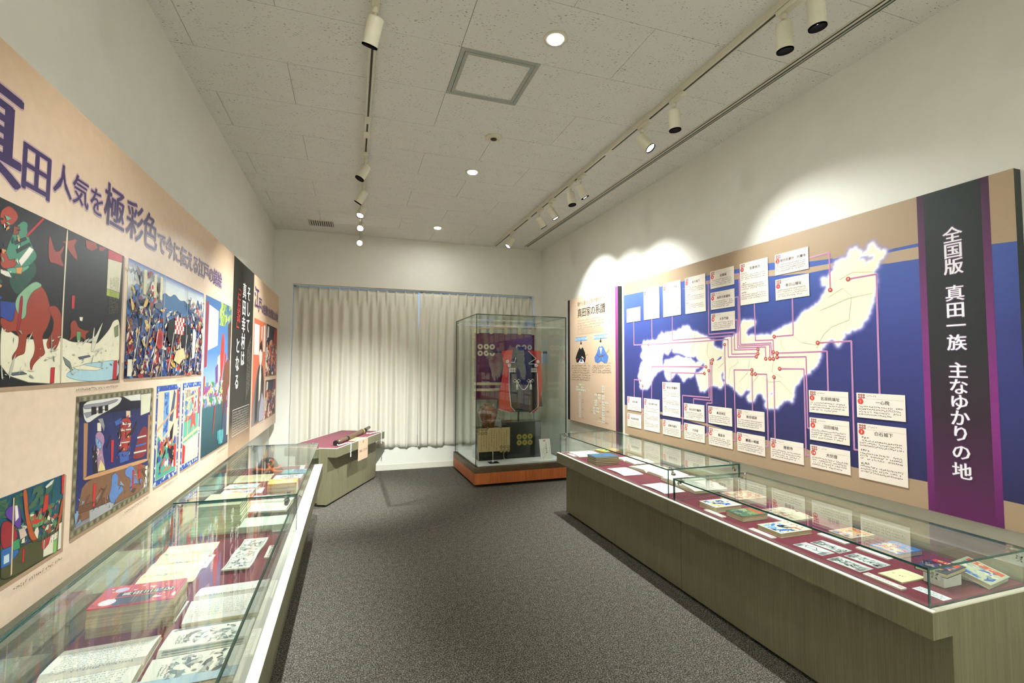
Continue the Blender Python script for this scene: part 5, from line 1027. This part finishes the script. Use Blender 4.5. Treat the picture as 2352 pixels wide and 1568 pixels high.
# exhibits in the showcase
ZD = .2505
def coinrow(A, u, v, p, r, c, hole): A.coins(u, v, p, p, r, c, hole)
c1 = thing('lacquer_chest', 'black lacquered chest bearing six gold coin crests', 'chest', (1.825, 5.672, ZD), 1)
MB().box(0, 0, 0, .46, .21, .43).build('box_body', M['lacquer'], c1, False, .004)
MB().box(-.004, -.004, .43, .464, .214, .452).build('lid', M['lacquer'], c1, False, .004)
gm = pmat('gold_leaf', '#9a8b3a', .4, .4, .1); cr = MB()
for i in range(3):
    for j in range(2):
        cx, cz = .168+i*.0735, .262-j*.073; n = 20
        o1 = [(cx+.034*math.cos(2*math.pi*k/n), -.0012, cz+.034*math.sin(2*math.pi*k/n)) for k in range(n)]; i1 = [(cx+.0085*math.cos(2*math.pi*k/n), -.0012, cz+.0085*math.sin(2*math.pi*k/n)) for k in range(n)]
        for k in range(n): cr.poly([o1[k], o1[(k+1) % n], i1[(k+1) % n], i1[k]])
cr.build('coin_crest', gm, c1)
c2 = thing('lacquer_chest', 'black chest with brass edges standing under the brown jar', 'chest', (1.462, 5.645, ZD), 1)
MB().box(0, 0, 0, .328, .30, .375).build('box_body', M['lacquer'], c2, False, .004)
for x in (0, .324): MB().box(x-.002, -.002, 0, x+.006, .006, .375).build('brass_edge', M['bamboo'], c2)
jr = thing('stoneware_jar', 'glossy brown glazed stoneware jar with a narrow neck', 'jar', (1.622, 5.80, ZD+.3755))
MB().lathe([(.066, 0), (.072, .01), (.092, .07), (.115, .14), (.121, .18), (.112, .225), (.085, .255), (.060, .268), (.056, .28), (.066, .293), (.068, .298), (.052, .296), (.048, .28), (.05, .26)], 40).build('body', M['jar'], jr, True)
for a in (.6, 2.2, 3.8, 5.4): MB().tube([(.098*math.cos(a-.16), .098*math.sin(a-.16), .238), (.118*math.cos(a), .118*math.sin(a), .25), (.098*math.cos(a+.16), .098*math.sin(a+.16), .238)], .008, 8).build('lug', M['jar'], jr, True)
ss = thing('sign_on_stand', 'tan explanation board of vertical writing clipped to a small white stand', 'sign', (1.612, 5.50, ZD))
MB().box(-.06, -.05, 0, .06, .05, .004).build('foot_plate', M['black'], ss); MB().tube([(-.01, 0, .004), (-.01, 0, .03)], .014, 12).tube([(-.01, 0, .03), (-.01, .004, .40)], .005, 8).build('post', M['white'], ss, True)
MB().box(-.199, -.010, .133, .199, -.006, .41, 0, '#bda777').build('board', M['pr'], ss)
A = Art(base=.0104)
A.coins(-.19, .395, .045, .045, .020, '#8d7a58', '#bda777'); A.coins(.09, .18, .045, .045, .020, '#8d7a58', '#bda777')
for k in range(11): A.lines(.15-k*.031, .385-.03*(k % 3 == 1), .15-k*.031+(.23 if k % 3 else .2), 1, .02, '#4a3f30', .0115 if k > 1 else .015, True)
A.build('board_print', M['pr'], ss)
for x in (-.075, .085): MB().box(x-.008, -.014, .400, x+.008, -.003, .425).build('clip', M['chrome'], ss)
ec = thing('explanation_card', 'white explanation card with a red crest leaning at the front of the showcase', 'card', (2.215, 5.50, ZD+.002), 3)
m_ = MB(); m_.M = Matrix.Rotation(-.22, 4, 'X'); m_.box(0, 0, 0, .145, .004, .245, 0, '#ece6d8').build('card', M['pr'], ec)
A = Art(base=.0004); A.rect(0, 0, .145, .245, '#ece6d8'); A.coins(.055, .228, .011, .011, .005, '#a8323f', '#ece6d8'); A.text('大河兜陣羽織', .088, .19, .016, '#3a332e', .02, .022, True)
for k in range(5): A.lines(.125-k*.022 if k < 1 else .075-(k-1)*.016, .19-.03*k/2, (.125-k*.022 if k < 1 else .075-(k-1)*.016)+.14, 1, .015, '#7a7066', .0085, True)
pr_ = A.build('card_print', M['pr'], ec); pr_.rotation_euler = (-.22, 0, 0); pr_.location = (0, -.0002, 0)
MB().box(.06, .004, 0, .085, .06, .004).build('easel_foot', M['white'], ec)

bn = thing('crest_banner', 'maroon cloth banner with pale coin rings and two pale stripes hung at the back', 'banner', (1.53, 6.24, ZD))
MB().tube([(0, 0, 0), (0, 0, 1.66)], .012, 12).build('upright_pole', M['bamboo'], bn, True); MB().tube([(-.03, 0, 1.645), (.90, 0, 1.665)], .010, 12).build('cross_pole', M['bamboo'], bn, True)
def wav(u): return -.014+.007*math.sin(u*15)+.005*math.sin(u*31)
B = MB(); n = 40; z0, z1 = .69, 1.585
for i in range(n):
    a, b = .02+.86*i/n, .02+.86*(i+1)/n; B.poly([(a, wav(a), z0), (b, wav(b), z0), (b, wav(b), z1), (a, wav(a), z1)], 0, '#5d2034')
B.build('cloth', M['cloth'], bn, True)
for k in range(5):
    u = .035+k*.2; MB().box(u, -.015, 1.575, u+.045, -.012, 1.675, 0, '#c9bd97').build('loop', M['cloth'], bn)
for k in range(4): MB().box(-.012, -.013, .70+k*.27, .03, -.011, .73+k*.27, 0, '#c9bd97').build('side_loop', M['cloth'], bn)
pale = '#d3c9a0'; B = MB()
for (u0, u1) in ((.10, None), (.64, None)):
    for i in range(3):
        for j in range(2):
            cu, cz = u0+i*.083, 1.40-j*.088
            if u0 > .6 and j: pass
            nn = 20; ro, ri = .037, .013
            for k in range(nn):
                t0, t1 = 2*math.pi*k/nn, 2*math.pi*(k+1)/nn
                q = [(cu+ro*math.cos(t0), cz+ro*math.sin(t0)), (cu+ro*math.cos(t1), cz+ro*math.sin(t1)), (cu+ri*math.cos(t1), cz+ri*math.sin(t1)), (cu+ri*math.cos(t0), cz+ri*math.sin(t0))]
                B.poly([(a, wav(a)-.0022, b) for a, b in q], 0, pale)
for z in (.885, .805):
    for i in range(n):
        a, b = .02+.86*i/n, .02+.86*(i+1)/n; B.poly([(a, wav(a)-.0018, z), (b, wav(b)-.0018, z), (b, wav(b)-.0018, z+.035), (a, wav(a)-.0018, z+.035)], 0, pale)
B.build('dyed_pattern', M['cloth'], bn)

cs = thing('coat_stand', 'black T-shaped stand carrying the red surcoat', 'stand', (2.105, 5.95, ZD+.001), 0)
MB().box(-.10, .02, 0, .10, .16, .02).build('foot', M['black'], cs); MB().tube([(0, .09, .02), (0, .06, 1.31)], .012, 10).build('post', M['black'], cs, True); MB().tube([(-.44, .03, 1.325), (.385, .03, 1.325)], .015, 12).build('cross_bar', M['black'], cs, True)
co = thing('surcoat', 'red sleeveless surcoat with dark lapels, coin crests and white knotted cords', 'coat', (2.085, 5.91, ZD))
RED, DK, EDG = '#b8301f', '#33312c', '#c9c6bc'
def slab(pts, y, c, name, th=.006, fold=0):
    P = [(a-2.085, b-ZD) for a, b in pts]; m = MB(); m.prism(P, y, y+th, 0, c, 'y'); return m
# shell: back lining, two red shoulders and skirts, dark front lapels
bk = slab([(1.90, 1.58), (2.02, 1.60), (2.06, 1.645), (2.13, 1.645), (2.17, 1.60), (2.36, 1.59), (2.38, 1.2), (2.37, .86), (2.24, .79), (1.95, .80), (1.80, .85), (1.84, 1.2)], .012, '#18203a', 'x'); bk.build('back_lining', M['cloth'], co)
lsh = slab([(1.826, 1.588), (1.98, 1.60), (1.96, 1.43), (1.925, 1.38), (1.93, 1.1), (1.955, .86), (2.01, .81), (1.93, .80), (1.79, .835), (1.80, 1.05), (1.83, 1.2), (1.86, 1.4)], -.012, RED, 'x'); lsh.build('red_side', M['cloth'], co)
rsh = slab([(2.17, 1.595), (2.373, 1.594), (2.375, 1.40), (2.392, 1.2), (2.375, 1.02), (2.35, .87), (2.33, .835), (2.27, .78), (2.235, .785), (2.325, .86), (2.33, 1.1), (2.31, 1.30), (2.29, 1.40), (2.29, 1.52)], -.012, RED, 'x'); rsh.build('red_side', M['cloth'], co)
lf = slab([(1.93, 1.36), (2.0, 1.42), (2.06, 1.56), (2.10, 1.3), (2.09, .9), (2.07, .80), (2.0, .81), (1.955, .87), (1.93, 1.1)], -.018, DK, 'x'); lf.build('lapel', M['cloth'], co)
rf = slab([(2.14, 1.60), (2.19, 1.59), (2.30, 1.49), (2.20, 1.43), (2.31, 1.42), (2.315, 1.3), (2.33, 1.05), (2.33, .86), (2.22, .775), (2.20, .80), (2.21, 1.1), (2.17, 1.35)], -.018, DK, 'x'); rf.build('lapel', M['cloth'], co)
for q in ([(1.955, 1.44), (2.0, 1.44), (2.02, 1.50)], [(2.30, 1.49), (2.20, 1.43)], [(2.19, 1.59), (2.30, 1.49)], [(1.93, 1.36), (1.93, 1.1), (1.955, .87), (2.01, .81)], [(2.315, 1.3), (2.33, 1.05), (2.33, .86), (2.22, .775)], [(2.385, 1.59), (2.388, 1.42)], [(1.79, .84), (1.93, .80)], [(2.20, 1.42), (2.31, 1.42)]):
    MB().tube([(a-2.085, -.021, b-ZD) for a, b in q], .004, 6, 0, True, EDG).build('piping', M['cord'], co)
for pts in ([(1.765, .86), (1.80, 1.06), (1.805, .84)], [(2.375, 1.05), (2.40, .86), (2.36, .86), (2.35, .92)]): slab(pts, -.006, '#2f3a36', 'x').build('side_flap', M['cloth'], co)
for cu in (1.945, 2.245):
    B = MB()
    for i in range(3):
        for j in range(2):
            x, z = cu+i*.029-2.085, 1.355-j*.030-ZD; nn = 14
            for k in range(nn):
                t0, t1 = 2*math.pi*k/nn, 2*math.pi*(k+1)/nn; B.poly([(x+.0135*math.cos(t0), -.0205, z+.0135*math.sin(t0)), (x+.0135*math.cos(t1), -.0205, z+.0135*math.sin(t1)), (x+.005*math.cos(t1), -.0205, z+.005*math.sin(t1)), (x+.005*math.cos(t0), -.0205, z+.005*math.sin(t0))], 0, '#e3dfcf')
    B.build('coin_crest', M['cloth'], co)
for (u, z) in ((1.905, 1.45), (1.93, 1.40), (2.325, 1.45), (2.30, 1.40)):
    B = MB()
    for k in range(5): a = k*1.2566; B.tube([(u-2.085+.014*math.cos(a), -.023, z-ZD+.014*math.sin(a)), (u-2.085+.014*math.cos(a), -.030, z-ZD+.014*math.sin(a))], .010, 8)
    B.build('flower_knot', M['cord'], co, True)
for u, z in ((2.03, 1.20), (2.22, 1.20)):
    B = MB(); x, zz = u-2.085, z-ZD
    for sx in (-1, 1): B.tube([(x, -.028, zz), (x+sx*.03, -.034, zz+.022), (x+sx*.05, -.03, zz), (x+sx*.03, -.03, zz-.018), (x, -.028, zz)], .0045, 7, 0, False)
    B.tube([(x, -.03, zz), (x+.004, -.031, zz-.045)], .005, 7).tube([(x+.004, -.031, zz-.045), (x+.004, -.031, zz-.06), (x+.004, -.031, zz-.115)], [.010, .014, .016], 10)
    B.build('tassel', M['cord'], co, True)
MB().tube([(2.04-2.085+.17*k/12, -.03, 1.19-ZD-.105*math.sin(math.pi*k/12)) for k in range(13)], .0045, 7).build('front_cord', M['cord'], co, True)
